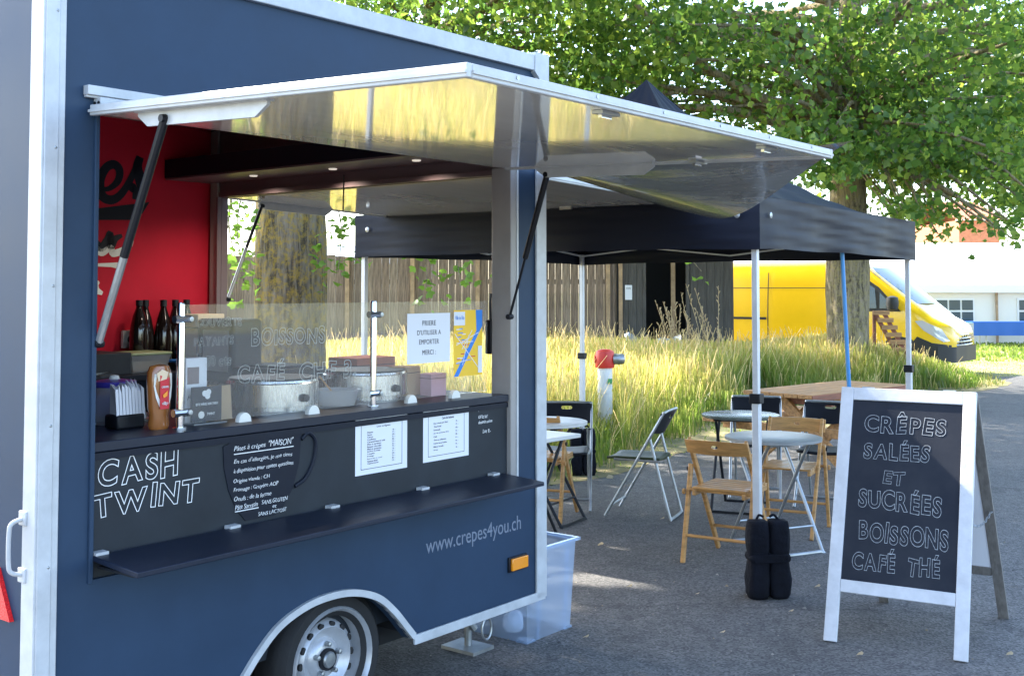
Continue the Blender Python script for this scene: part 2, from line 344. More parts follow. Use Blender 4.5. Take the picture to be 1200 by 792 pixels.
def text_mesh(body, m, outline=0.0, shear=0.0, wob=0.0, seed=1, spacing=1.0):
    cu = bpy.data.curves.new('lettering', 'FONT'); cu.body = body; cu.size = 1; cu.shear = shear; cu.space_character = spacing
    cu.resolution_u = 5
    if outline: cu.fill_mode = 'NONE'; cu.bevel_depth = outline; cu.bevel_resolution = 1; cu.offset = .03
    else:
        cu.extrude = .004
        if shear: cu.offset = -.014
    ob = bpy.data.objects.new('tmp', cu); COL.objects.link(ob)
    dg = bpy.context.evaluated_depsgraph_get(); me = bpy.data.meshes.new_from_object(ob.evaluated_get(dg))
    bpy.data.objects.remove(ob); bpy.data.curves.remove(cu); me.name = 'lettering'
    n = len(me.vertices); c = np.empty(n*3); me.vertices.foreach_get('co', c); c = c.reshape(-1, 3)
    if wob and n:
        r = np.random.RandomState(seed); a = r.uniform(0, 6, 4)
        c[:, 1] += wob*(np.sin(c[:, 0]*1.9+a[0])+.6*np.sin(c[:, 0]*4.3+a[1])); c[:, 0] += wob*.6*np.sin(c[:, 1]*3.1+c[:, 0]*2.3+a[2])
    lo, hi = c.min(0), c.max(0)
    me.materials.clear(); me.materials.append(M[m])
    return me, c, lo, hi
def text_on(body, m, parent, x0, z0, w, h, fn, outline=0.0, shear=0.0, wob=0.0, seed=1, thick=.0015, name='lettering', tilt=0.0, spacing=1.0):
    """fits the words into a w x h box at (x0,z0) on a surface; fn(a,b,c)->local point, c is the stand-off"""
    me, c, lo, hi = text_mesh(body, m, outline, shear, wob, seed, spacing)
    sx = w/(hi[0]-lo[0]); sy = h/(hi[1]-lo[1]); dz = max(hi[2]-lo[2], 1e-6)
    for v, q in zip(me.vertices, c):
        a = (q[0]-lo[0])*sx; b = (q[1]-lo[1])*sy + a*tilt
        v.co = fn(x0+a, z0+b, (q[2]-lo[2])/dz*thick)
    me.update(); return link(name, me, parent)
def hand_on(body, m, parent, x0, z0, w, h, fn, outline=.012, seed=1, thick=.0015, tilt=0.0):
    """hand-drawn hollow capitals: every letter a little off in size, slant and height"""
    r = random.Random(seed); V_ = []; F_ = []; B_ = []; x = 0.0
    for ch in body:
        if ch == ' ': x += .38; continue
        me, c, lo, hi = text_mesh(ch, m, outline, r.uniform(-.06, .10), .012, r.randint(0, 99)); k = r.uniform(.92, 1.06); a = r.uniform(-.07, .07); o = len(V_); cw = (hi[0]-lo[0])
        for q_ in c:
            X, Y = (q_[0]-lo[0]-cw/2)*r.uniform(.997, 1.003)*1.12, q_[1]*k
            V_.append((x+cw*.56+X*math.cos(a)-Y*math.sin(a), Y*math.cos(a)+X*math.sin(a)+0.0, q_[2]-lo[2]))
        dy = r.uniform(-.03, .03); V_[o:] = [(p[0], p[1]+dy, p[2]) for p in V_[o:]]
        f0 = len(F_); F_ += [tuple(i+o for i in p.vertices) for p in me.polygons]; B_.append((o, len(V_), f0, len(F_))); x += cw*1.12+r.uniform(.05, .11); bpy.data.meshes.remove(me)
    lo = [min(v[i] for v in V_) for i in range(3)]; hi = [max(v[i] for v in V_) for i in range(3)]
    pts = [fn(x0+(v[0]-lo[0])/(hi[0]-lo[0])*w, z0+(v[1]-lo[1])/(hi[1]-lo[1])*h+(v[0]-lo[0])/(hi[0]-lo[0])*w*tilt, (v[2]-lo[2])/max(hi[2]-lo[2], 1e-6)*thick) for v in V_]
    for (v0, v1, f0, f1) in B_:
        b = MB(); b.add(pts[v0:v1], [tuple(i-v0 for i in f) for f in F_[f0:f1]]); b.build('letter', m, parent, smooth=False)
def ribbon(pts, widths, fn, t=.002):       # brush stroke with a swelling width, flat on a surface
    pts = [Vector((p[0], p[1], 0)) for p in smoothpts([(x, y, 0) for x, y in pts], 6)]; n = len(pts); b = MB(); L_ = []; R_ = []
    for i, p in enumerate(pts):
        d = (pts[min(i+1, n-1)]-pts[max(i-1, 0)]).normalized(); q = Vector((-d.y, d.x, 0)); f = i/(n-1)*(len(widths)-1); k = min(int(f), len(widths)-2)
        w = (widths[k]*(1-(f-k))+widths[k+1]*(f-k))/2; L_.append(p+q*w); R_.append(p-q*w)
    vs = [fn(v.x, v.y, t) for v in L_]+[fn(v.x, v.y, t) for v in R_]
    return b.add(vs, [(i, i+1, n+i+1, n+i) for i in range(n-1)])

# ------------------------------------------------------------------ ground
def sheet(name, pts, z, m, n=0):
    return MB().add([(x, y, z) for x, y in pts], [tuple(range(len(pts)))]).build(name, m, None, smooth=False, kind='structure')
sheet('ground', [(-300, -120), (300, -120), (300, 500), (-300, 500)], 0, 'field')
edge = [(-9, 6.2), (-3.5, 8.7), (-.6, 9.6), (.78, 10.45), (1.70, 11.9), (3.1, 13.4), (5.2, 15.8), (7.3, 18.6), (8.9, 20.6), (9.2, 22.0), (10.5, 23.0), (14, 26.5), (25, 30)]
edge = [(p.x, p.y) for p in smoothpts([(x, y, 0) for x, y in edge], 6)]
rn = random.Random(4); edge = [(x+rn.uniform(-.05, .05), y+rn.uniform(-.05, .05)) for x, y in edge]
sheet('asphalt_yard', edge + [(40, 30), (40, -20), (-12, -20), (-12, 6)], .004, 'asphalt')
# beaten verge of cut straw between asphalt and long grass
vin = edge[6:56]
sheet('verge', [(x+.03, y-.04) for x, y in vin] + [(x-.7-.02*i, y+1.0+.05*i) for i, (x, y) in reversed(list(enumerate(vin)))], .008, 'soil')

# ------------------------------------------------------------------ long grass
rs = np.random.RandomState(11)
def np_mesh(name, V, Fq, m):
    me = bpy.data.meshes.new(name); nf = len(Fq); k = Fq.shape[1]
    me.vertices.add(len(V)); me.vertices.foreach_set('co', V.astype(np.float32).ravel())
    me.loops.add(nf*k); me.loops.foreach_set('vertex_index', Fq.astype(np.int32).ravel())
    me.polygons.add(nf); me.polygons.foreach_set('loop_start', np.arange(0, nf*k, k, dtype=np.int32))
    me.update(calc_edges=True); me.materials.append(M[m]); return me
ex = np.array([p[0] for p in edge]); ey = np.array([p[1] for p in edge])
def edge_y(x): return np.interp(x, ex, ey)
def blades(n, x0, x1, y0, y1, hmin, hmax, w, m, name, label, cat, setback, lean=.35, head=True):
    x = rs.uniform(x0, x1, n); y = rs.uniform(y0, y1, n)
    sb = setback(x)*(1+.25*np.sin(x*2.1)+.2*np.sin(x*5.3+1)); keep = (y > edge_y(x)+sb) & (rs.rand(n) < .9+.3*np.sin(x*1.3+y*.9)*np.cos(y*1.7-x*.6))
    x, y = x[keep], y[keep]; n = len(x)
    dist = y-edge_y(x)-setback(x)
    patch = .5+.5*np.sin(x*.8+1.3*np.sin(y*.5))*np.cos(y*.7+.4)
    h = (hmin+(hmax-hmin)*rs.rand(n))*(.78+.3*patch)*np.interp(x, [6.0, 8.2], [1, .35])*np.clip(.45+dist*.6, .45, 1); a = rs.uniform(0, 2*np.pi, n); le = h*rs.uniform(.05, lean, n)
    hx = (709-600)/F; lane = (np.abs(x-hx*y) < .16) & (y < 13.4) & (y > 11.2); h = np.where(lane, h*.42, h)
    ww = w*rs.uniform(.7, 1.4, n)*np.clip(y/15, .8, 1.4); px, py = -np.sin(a), np.cos(a); dx, dy = np.cos(a), np.sin(a)
    tw = rs.uniform(0, np.pi, n); bx, by = np.cos(tw)*ww/2, np.sin(tw)*ww/2
    z0 = np.zeros(n)
    v = np.stack([np.stack([x-bx, y-by, z0], 1), np.stack([x+bx, y+by, z0], 1),
                  np.stack([x+bx*.8+dx*le*.35, y+by*.8+dy*le*.35, h*.6], 1), np.stack([x-bx*.8+dx*le*.35, y-by*.8+dy*le*.35, h*.6], 1),
                  np.stack([x+bx*(.9 if head else .2)+dx*le, y+by*(.9 if head else .2)+dy*le, h], 1), np.stack([x-bx*(.9 if head else .2)+dx*le, y-by*(.9 if head else .2)+dy*le, h], 1)], 1)
    i = np.arange(n)[:, None]*6
    f = np.concatenate([i+np.array([[0, 1, 2, 3]]), i+np.array([[3, 2, 4, 5]])])
    o = link(name, np_mesh(name, v.reshape(-1, 3), f, m), kind='stuff'); return tag(o, label, cat)
def sb_tall(x): return np.interp(x, [-9, 0, 1.0, 2.0, 3.5, 6, 8.5], [.6, .45, .5, 1.6, 2.6, 1.6, .4])
blades(230000, -9, 8.4, 8, 22.5, .55, .92, .0085, 'grass', 'tall_grass', 'tall golden dry grass in seed behind the tent', 'grass', sb_tall, .22)
leafmat('seed', [(.50, .40, .19), (.56, .46, .23), (.44, .35, .14)], .4, .02)
blades(9000, -9, 8.2, 9, 22.5, .75, 1.15, .007, 'seed', 'seed_stalks', 'sparse taller pale seed stalks rising out of the golden meadow', 'grass', lambda x: sb_tall(x)-.2, .5)
blades(26000, -3, 9.6, 9.5, 22, .25, .6, .013, 'grass_green', 'green_grass', 'shorter green grass along the front of the golden meadow', 'grass', lambda x: sb_tall(x)-.35, .7, False)
blades(26000, -3, 13, 9.4, 27, .02, .09, .014, 'grass', 'cut_grass', 'flattened dry cut grass along the asphalt edge', 'grass', lambda x: np.full_like(x, -.12), 2.5, False)
blades(22000, 8, 26, 27, 40, .08, .30, .03, 'grass', 'far_grass', 'short dry yellow grass in front of the white marquee', 'grass', lambda x: np.full_like(x, .3), .6, False)

# ------------------------------------------------------------------ trees
def leaf_mesh(name, C, size, seed, m, up=.35):
    r = np.random.RandomState(seed); n = len(C)
    d = r.normal(size=(n, 3)); d[:, 2] -= .55; d /= np.linalg.norm(d, axis=1)[:, None]            # leaf axis, hanging
    q = r.normal(size=(n, 3)); q[:, 2] += up; q -= d*(q*d).sum(1)[:, None]; q /= np.linalg.norm(q, axis=1)[:, None]   # leaf normal
    s = np.cross(d, q); L = (size*r.uniform(.45, 1.3, n))[:, None]
    def p(a, b, c): return C + d*L*a + s*L*b + q*L*c
    v = np.stack([p(0, 0, 0), p(.18, .42, .10), p(.52, .50, .14), p(.62, .22, .05), p(1.0, 0, -.08), p(.62, -.22, .05), p(.52, -.50, .14), p(.18, -.42, .10)], 1)
    i = np.arange(n)[:, None]*8
    f = np.concatenate([i+np.array([[0, 1, 2, 3]]), i+np.array([[0, 3, 4, 5]]), i+np.array([[0, 5, 6, 7]])])
    return np_mesh(name, v.reshape(-1, 3), f, m)
def tree(name, label, base, tr, forkz, cc, cr, nclump, nleaf, lsize, seed, bark='bark', clumps=(), limbs=(), shell=.45, lm='leaf', csize=1.0, keepout=None, group=None):
    r = random.Random(seed); nr = np.random.RandomState(seed); bx, by = base
    t = thing(name, label, 'tree', (bx, by, 0), 0, group)
    cx, cy, cz = cc[0]-bx, cc[1]-by, cc[2]
    top = Vector((cx*.5, cy*.5, cz+cr[2]*.35))
    tp = smoothpts([(0, 0, -.15), (.02*tr, .0, forkz*.5), (cx*.12, cy*.12, forkz), (cx*.3, cy*.3, (forkz+top.z)/2), top], 6); n = len(tp)
    rad = [tr*(1.28 if i == 0 else 1.12 if i == 1 else 1)*(1-.8*max(0, (p.z-forkz*.4))/(top.z-forkz*.4)) for i, p in enumerate(tp)]
    b = MB(); b.tube(tp, rad, 18)
    # uneven bark column
    for i, v in enumerate(b.v):
        a = math.atan2(v[1], v[0]); k = 1+.045*math.sin(a*5+v[2]*.7)+.03*math.sin(a*9-v[2]*1.9)+.02*r.uniform(-1, 1)
        if v[2] < forkz: b.v[i] = (v[0]*k, v[1]*k, v[2])
    b.build('trunk', bark, t, ang=80)
    cl = []
    for k in range(nclump):
        while True:
            q = nr.uniform(-1, 1, 3); e = np.linalg.norm(q)
            if shell < e <= 1: break
        cl.append((cx+q[0]*cr[0], cy+q[1]*cr[1], cz+q[2]*cr[2], r.uniform(.55, 1.15)*csize))
    for (x, y, z, s_) in clumps: cl.append((x-bx, y-by, z, s_))
    lb = MB(); axis = [p for p in tp if p.z > forkz*.8]
    for lp, r0 in limbs:
        pts = smoothpts([(x-bx, y-by, z) for x, y, z in lp], 5); lb.tube(pts, [r0*(1-.75*i/(len(pts)-1)) for i in range(len(pts))], 8)
    for i, c in enumerate(cl):
        if i % 3 == 0 or i >= nclump:
            e = Vector(c[:3]); s0 = min(axis, key=lambda p: (p-e).length+.9*max(0, p.z-e.z+.6)*2); mid = s0.lerp(e, .5)+Vector((r.uniform(-.3, .3), r.uniform(-.3, .3), r.uniform(.1, .6)))
            ln = (e-s0).length; lb.tube(smoothpts([s0, mid, e], 4), [max(.012, .022*ln*(1-.85*k/8)) for k in range(9)], 6)
    if lb.v: lb.build('limbs', bark, t, ang=80)
    cs = []
    for (x, y, z, s_) in cl:
        m = int(nleaf*s_**2); o = nr.normal(size=(m, 3))*np.array([.50, .50, .34])*s_; cs.append(o+np.array([x, y, z]))
    C = np.concatenate(cs)
    if keepout is not None: C = C[keepout(C+np.array([bx, by, 0]))]
    o = link('crown', leaf_mesh('crown', C, lsize, seed+5, lm), t, kind='stuff'); return t
def ad(px, py, d): p = at_depth(px, py, d); return (p.x, p.y, p.z)
def hang(seed, n, px0, px1, py0, py1, d0, d1, s0, s1):
    r = random.Random(seed); return [(*ad(r.uniform(px0, px1), r.uniform(py0, py1), r.uniform(d0, d1)), r.uniform(s0, s1)) for _ in range(n)]
# big plane tree before the van
B0 = at_depth(994, 392, 20.0)
tree('plane_tree', 'broad leafy tree with mottled trunk standing in front of the yellow van', (B0.x, B0.y), .36, 5.0, (6.4, 20.3, 8.4), (6.4, 4.6, 5.4), 150, 250, .125, 21,
     clumps=hang(1, 34, 1040, 1230, 120, 262, 17.5, 21, .45, .75) + hang(2, 40, 900, 1200, 20, 190, 16, 21, .5, .9) + hang(3, 26, 640, 900, 20, 150, 17, 21, .5, .8) + hang(4, 8, 1045, 1110, 240, 282, 17.5, 18.5, .22, .34)+hang(8, 16, 930, 1060, 140, 205, 16.5, 18.5, .35, .6)+hang(7, 4, 1165, 1215, 255, 285, 17.5, 18.5, .2, .3),
     limbs=[([ad(990, 165, 20), ad(955, 138, 19.6), ad(880, 110, 19.2), ad(800, 60, 18.8), ad(745, 5, 18.5)], .15), ([ad(992, 175, 20), ad(1030, 125, 19.6), ad(1080, 70, 19.3), ad(1150, 60, 19)], .13),
            ([ad(990, 190, 20), ad(978, 90, 19.7), ad(968, -20, 19.5)], .16)], shell=.5, csize=.92)
tree('meadow_tree', 'leafy tree rising behind the trailer roof and the tent peak', (-2.0, 23.2), .34, 3.8, (-.6, 20.9, 9.2), (4.6, 4.2, 4.4), 105, 240, .135, 31, clumps=hang(5, 40, 425, 760, 0, 135, 19, 24, .5, .9))
tree('roadside_tree', 'leafy tree spreading above the white marquee', (13.2, 25.5), .34, 3.6, (12.6, 25, 8.2), (5.2, 4.4, 5.0), 95, 240, .135, 41, clumps=hang(6, 26, 1090, 1260, 20, 215, 20, 24, .5, .9))
# mossy trunk seen through the trailer; its crown shades the yard
A0 = at_depth(338, 440, 11.6)
def lanes(Cw):        # the crown lets the sun through in places, as the light flecks on the ground show
    k = np.ones(len(Cw), bool); dz = 1/math.tan(ELEV)
    gx = Cw[:, 0]-SUN.x*dz*Cw[:, 2]; gy = Cw[:, 1]-SUN.y*dz*Cw[:, 2]
    for (x, y, r_) in ((.62, 7.05, .5), (3.0, 4.75, .55)): k &= (gx-x)**2+(gy-y)**2 > r_*r_
    return k
tree('mossy_tree', 'thick mossy trunk of the near tree seen through the trailer hatch', (A0.x, A0.y), .36, 4.4, (-2.6, 13.0, 8.9), (6.4, 5.6, 3.7), 210, 270, .17, 51, bark='bark_moss', keepout=lanes, lm='leaf_near')

# low twigs of the mossy tree: each leaf can be picked out
mt = [o for o in COL.objects if o.name.startswith('mossy_tree')][0]
lm1 = leaf_mesh('leaf', np.zeros((1, 3)), 1.0, 3, 'leaf_near')
def twig(pts, nl, seed):
    r = random.Random(seed); loc = [Vector(p)-mt.location for p in pts]; pp = smoothpts(loc, 6)
    o = MB().tube(pp, [.012*(1-.7*i/(len(pp)-1)) for i in range(len(pp))], 5).build('twig', 'bark', mt)
    for k in range(nl):
        p = pp[int(r.uniform(.3, .999)*len(pp))]+Vector((r.gauss(0, .12), r.gauss(0, .10), r.gauss(-.03, .10)))
        s_ = r.uniform(.13, .23)
        link('leaf', lm1, mt, loc=p, rot=(r.uniform(-.8, .8), r.uniform(-.8, .8), r.uniform(0, 6.28)), scale=(s_, s_, s_))
twig([ad(372, 150, 11.6), ad(395, 240, 11.2), ad(400, 275, 11), ad(396, 320, 10.9)], 60, 1)
twig([ad(372, 150, 11.6), ad(420, 230, 11.2), ad(440, 258, 11), ad(420, 285, 10.9)], 45, 2)
twig([ad(372, 160, 11.8), ad(450, 240, 11.5), ad(495, 300, 11.3), ad(500, 338, 11.2)], 40, 3)
twig([ad(372, 160, 11.8), ad(480, 240, 11.5), ad(530, 295, 11.3), ad(540, 338, 11.2)], 40, 4)
twig([ad(305, 150, 11.6), ad(285, 220, 11.3), ad(278, 270, 11.1), ad(286, 330, 11)], 60, 5)
twig([ad(305, 150, 11.8), ad(270, 240, 11.7), ad(275, 300, 11.6), ad(292, 345, 11.5)], 45, 6)
twig([ad(700, 255, 13), ad(790, 262, 13.5), ad(808, 300, 13.5), ad(822, 318, 13.5)], 18, 7)

# ------------------------------------------------------------------ fence, shed, far things
fz = 22.0
def boards(parent, x0, x1, z0, z1, mats, seed, wmin=.13, wmax=.19, thick=.025):
    r = random.Random(seed); cache = {}; x = x0
    while x < x1:
        w = r.choice([.13, .15, .17, .19]); k = (w, r.choice(mats), r.choice([0, 1]))
        if k not in cache: cache[k] = MB().box(0, w-.004, -thick/2, thick/2, 0, z1-z0-.02*k[2]).mesh('board', k[1], False)
        link('board', cache[k], parent, loc=(x, r.uniform(-.008, .008), z0+r.uniform(-.012, .012))); x += w
fe = thing('plank_fence', 'weathered upright plank fence behind the golden grass', 'fence', (-8.5, fz, 0))
boards(fe, 0, 10.5, .12, 2.36, ['board_a', 'board_b', 'board_c', 'board_a'], 3)
for k in range(9): MB().box(k*1.25+.3, k*1.25+.38, -.075, -.02, 0, 2.32).build('post', 'batten', fe)
for z in (.5, 1.8): MB().box(0, 10.5, .02, .06, z, z+.09).build('rail', 'board_b', fe)
sh = thing('timber_shed', 'grey boarded shed with a dark open doorway beside the plank fence', 'shed', (2.06, fz-.1, 0))
boards(sh, 0, .42, 0, 3.0, ['board_grey'], 5); boards(sh, 1.35, 2.0, 0, 3.0, ['board_grey'], 6)
MB().box(-.02, .05, -.05, -.014, 0, 3.0).build('corner_post', 'batten', sh)
MB().box(.44, .50, -.03, .05, 0, 2.9).build('door_post', 'board_grey', sh); MB().box(1.02, 1.10, .25, .33, 0, 2.9).build('door_post', 'batten', sh); MB().box(1.27, 1.335, -.03, .05, 0, 2.9).build('door_post', 'board_grey', sh)
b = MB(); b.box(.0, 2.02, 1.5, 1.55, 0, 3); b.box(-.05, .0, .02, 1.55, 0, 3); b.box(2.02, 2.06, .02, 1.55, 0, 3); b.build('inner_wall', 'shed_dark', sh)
MB().box(-.2, 2.2, -.25, 1.7, 3.0, 3.1).build('roof', 'board_grey', sh)
nb = MB().box(.10, .235, -.03, -.02, 1.5, 1.78).build('notice', 'paper', sh)
text_on('AVIS', 'ink', nb, .12, 1.70, .09, .035, lambda a, b_, c: (a, -.031-c, b_))
tb = MB(); tb.grid(lambda u, v: (2.0+u*1.0, 20.2+v*.5, .62+.28*math.sin(math.pi*v)*(.6+.4*math.sin(u*7+v*3))+.06*math.sin(u*13)), 12, 6)
tb.grid(lambda u, v: (2.0+u*1.0, 20.2, (.62+.06*math.sin(u*13))*(1-v)), 12, 3)
tag(tb.build('tarpaulin', 'tarp_blue', None), 'pale blue tarpaulin over a low heap in front of the shed', 'tarpaulin')
def stalks(px0, px1, d, hmin, hmax, n, seed, label):
    r = random.Random(seed); p0 = at_depth((px0+px1)/2, 400, d); o = thing('dry_plant', label, 'plant', (p0.x, p0.y, 0), 0)
    hw = (px1-px0)/2/F*d
    for k in range(n):
        x = r.uniform(-hw, hw); y = r.uniform(-.5, .5); h = r.uniform(hmin, hmax); lx = r.uniform(-.35, .1); b = MB()
        b.tube([(x, y, 0), (x+lx*.3, y, h*.6), (x+lx, y, h)], [.006, .005, .004], 5)
        for j in range(9):
            t = .62+.042*j; xx = x+lx*(.3+.7*(t-.6)/.4) if t > .6 else x+lx*.3*t/.6; b.tube([(xx, y, h*t), (xx+r.uniform(-.035, .035), y+r.uniform(-.03, .03), h*t+.06)], [.004, .010], 4)
        b.build('stalk', 'dry_stalk', o)
stalks(772, 845, 19.5, 1.0, 1.85, 30, 3, 'tall dead pale stalks standing in the grass before the dark doorway')

# white marquee, blue skirted table, brick house
mq = thing('marquee', 'large white marquee with gridded windows beyond the yellow van', 'marquee', (at_depth(1060, 400, 36).x, 36, 0))
MB().box(-6, 12, 0, 7, 0, 1.85).build('wall', 'marquee_wall', mq)
b = MB(); b.add([(-6.3, -.3, 1.83), (12.3, -.3, 1.83), (12.3, 3.5, 3.3), (-6.3, 3.5, 3.3), (-6.3, 7.3, 1.83), (12.3, 7.3, 1.83)], [(0, 1, 2, 3), (3, 2, 5, 4)]); b.add([(-6.3, -.32, 1.6), (12.3, -.32, 1.6), (12.3, -.32, 1.84), (-6.3, -.32, 1.84)], [(0, 1, 2, 3)]); b.build('roof', 'marquee', mq, smooth=False)
for k in range(4):
    x = .95+k*2.6-(0 if k else 0); w = MB().box(x, x+1.25, -.03, -.005, .62, 1.42).build('window', 'marquee', mq)
    for i in range(3):
        for j in range(2): MB().box(x+.06+i*.4, x+.40+i*.4, -.05, -.02, .68+j*.37, .99+j*.37).build('pane', 'glass_dark', w)
    MB().box(x-.7, x-.64, -.12, -.06, 0, 1.8).build('post', 'batten', mq)
bt = thing('skirted_table', 'long table with blue skirt in front of the marquee', 'table', (at_depth(1141, 395, 34).x, 34, 0))
MB().grid(lambda u, v: (u*6, -.02+.02*math.sin(u*70), .33+v*.38), 60, 1).build('skirt', 'cloth_blue', bt)
MB().box(-.02, 6.02, 0, .6, .70, .74).build('tabletop', 'cloth_blue', bt)
for x in (.4, 2.9, 5.5):
    for y in (.06, .54): MB().tube([(x, y, 0), (x, y, .71)], .02, 6).build('leg', 'galv', bt)
bh = thing('brick_house', 'orange brick house far behind the white marquee', 'house', (at_depth(1130, 300, 48).x, 48, 0))
MB().box(-.2, 1.5, 0, 6, 0, 4.6).build('wall', 'brick_orange', bh)
b = MB(); b.add([(-.4, -.3, 4.6), (1.7, -.3, 4.6), (1.7, 3, 5.6), (-.4, 3, 5.6), (-.4, 6.3, 4.6), (1.7, 6.3, 4.6)], [(0, 1, 2, 3), (3, 2, 5, 4)]); b.build('roof', 'brick_orange', bh, smooth=False)
for x in (.5,):
    w = MB().box(x, x+.8, -.06, .02, 2.2, 3.1).build('window', 'marquee', bh); MB().box(x+.1, x+.7, -.08, -.05, 2.3, 3.0).build('pane', 'glass_dark', w)
wt = thing('small_marquee', 'pale grey marquee roof above the fence beside the mossy trunk', 'marquee', (at_depth(400, 300, 33).x, 33, 0))
b = MB(); b.add([(-1.5, -1, 2.4), (2.6, -1, 2.4), (2.4, 1, 3.0), (-1.3, 1, 3.0), (-1.5, 3, 2.4), (2.6, 3, 2.4)], [(0, 1, 2, 3), (3, 2, 5, 4)]); b.build('roof', 'roof_blue', wt, smooth=False)
MB().box(-1.4, 2.5, -.9, 2.9, 0, 2.42).build('wall', 'marquee', wt)

# ------------------------------------------------------------------ yellow van
def van():
    fr = at_depth(1113, 420, 22.0); phi = R(37)
    t = thing('delivery_van', 'yellow panel delivery van parked behind the tree', 'van', (fr.x, fr.y, 0), -phi)   # local x forward, y to the far side, origin at near front corner
    L, W = 5.85, 2.0
    def top(x):      # roof line, x measured from the nose backwards
        return float(np.interp(x, [0, .05, .20, .40, .60, .70, 1.62, 1.95, 2.6, 5.4, 5.8, 5.85], [.84, .97, 1.05, 1.15, 1.32, 1.40, 2.13, 2.23, 2.28, 2.29, 2.24, 2.10]))
    def bot(x): return float(np.interp(x, [0, .15, .6, 5.4, 5.85], [.30, .24, .26, .30, .40]))
    def hw(x, z):
        w = float(np.interp(x, [0, .08, .25, .6, 1.2, 5.6, 5.85], [.70, .80, .90, .965, 1.0, 1.0, .96])); tp = top(x)
        k = max(0, z-1.15)/1.15; return w*(1-.10*k**1.6)*(1 if z < tp-.12 else 1-.5*((z-tp+.12)/.12)**2*.35)
    xs = [0, .03, .08, .16, .25, .4, .5, .6, .7, .9, 1.1, 1.3, 1.5, 1.62, 1.8, 1.95, 2.2, 2.6, 3.0, 3.8, 4.6, 5.3, 5.6, 5.8, 5.85]
    def ring(x):
        zb, zt = bot(x), top(x); zs = [zb+(zt-.13-zb)*k/6 for k in range(7)]+[zt-.08, zt-.035, zt-.008]
        s_ = [(hw(x, z), z) for z in zs]; s_.append((s_[-1][0]*.72, zt))
        return [(-x, W/2-w, z) for w, z in s_]+[(-x, W/2+w, z) for w, z in reversed(s_)]
    b = MB(); rg = [ring(x) for x in xs]; n = len(rg[0])
    b.add([v for r_ in rg for v in r_], [(i*n+k, i*n+(k+1) % n, (i+1)*n+(k+1) % n, (i+1)*n+k) for i in range(len(xs)-1) for k in range(n)]+[tuple(range(n)), tuple((len(xs)-1)*n+k for k in range(n))])
    body = b.build('body', 'van_yellow', t, ang=50)
    def side(pts, off=.012, sub=4):   # patch lying on the near side; pts (x back, z)
        c = MB(); dense = []
        for i in range(len(pts)):
            p, q = pts[i], pts[(i+1) % len(pts)]
            for k in range(sub): dense.append((p[0]+(q[0]-p[0])*k/sub, p[1]+(q[1]-p[1])*k/sub))
        cx = sum(p[0] for p in dense)/len(dense); cz = sum(p[1] for p in dense)/len(dense); vs = []; nn = len(dense)
        for f in (1, .75, .5, .25):
            for p in dense: x, z = cx+(p[0]-cx)*f, cz+(p[1]-cz)*f; vs.append((-x, W/2-hw(x, z)-off, z))
        vs.append((-cx, W/2-hw(cx, cz)-off, cz)); fs = [(a*nn+k, a*nn+(k+1) % nn, (a+1)*nn+(k+1) % nn, (a+1)*nn+k) for a in range(3) for k in range(nn)]+[(3*nn+k, 3*nn+(k+1) % nn, 4*nn) for k in range(nn)]
        c.add(vs, fs); return c
    wf = side([(.92, 1.26), (2.05, 1.26), (2.05, 1.99), (1.74, 1.99), (1.36, 1.74)], .008).build('door_window', 'van_black', t)
    side([(1.40, 1.32), (1.99, 1.32), (1.99, 1.94), (1.76, 1.94), (1.44, 1.72)], .016).build('pane', 'glass_dark', wf)
    side([(1.02, 1.32), (1.34, 1.32), (1.34, 1.64)], .016).build('pane', 'glass_dark', wf)
    side([(3.76, 1.06), (5.5, 1.06), (5.5, 1.11), (3.76, 1.11)], .014, 8).build('slide_rail', 'van_black', t)
    for x in (2.12, 3.72): side([(x, .45), (x+.018, .45), (x+.018, 2.05), (x, 2.05)], .006, 6).build('door_seam', 'van_black', t)
    side([(.03, .30), (.03, .62), (.35, .66), (.62, .78), (.80, .55), (.80, .30)], .016).build('bumper_side', 'van_black', t)
    side([(1.5, .34), (4.2, .34), (4.2, .50), (1.5, .50)], .012, 8).build('sill_trim', 'van_black', t)
    side([(.05, .70), (.15, .68), (.50, .90), (.66, 1.08), (.52, 1.09), (.18, .93)], .02).build('headlight', 'headlight', t)
    side([(5.70, .9), (5.79, .9), (5.79, 1.5), (5.70, 1.5)], .014).build('tail_light', 'red_lens', t)
    side([(2.10, 1.12), (2.28, 1.12), (2.28, 1.16), (2.10, 1.16)], .03).build('door_handle', 'van_black', t)
    side([(2.14, 1.72), (5.6, 1.72), (5.6, 1.735), (2.14, 1.735)], .004, 8).build('panel_crease', 'van_black', t)
    # nose
    c = MB(); nx = lambda h_: float(np.interp(abs(h_), [0, .70, .80, .90, .93], [.035, .018, -.060, -.232, -.27])); c.grid(lambda u, v: (nx((2*u-1)*.92)+.014, 1+(2*u-1)*(.92+.012), .28+v*.30), 24, 2); c.build('bumper', 'van_black', t)
    g = MB(); g.grid(lambda u, v: (.036-.05*(2*u-1)**2-.06*v, .36+u*1.28, .57+v*.34), 8, 2); gr = g.build('grille', 'van_black', t)
    for k in range(5): z = .61+k*.065; MB().tube([(.05-.05*(2*u-1)**2-.05*(k/4), .46+u*1.08, z) for u in (0, .25, .5, .75, 1)], .012, 6).build('grille_bar', 'headlight', gr)
    for k in range(7): u = .08+k*.14; MB().tube([(.045-.05*(2*u-1)**2, .42+u*1.16, .6), (.0-.05*(2*u-1)**2, .42+u*1.16, .81)], .008, 5).build('grille_bar', 'van_black', gr)
    MB().box(.028, .04, .80, 1.20, .40, .50).build('number_plate', 'paper', t)
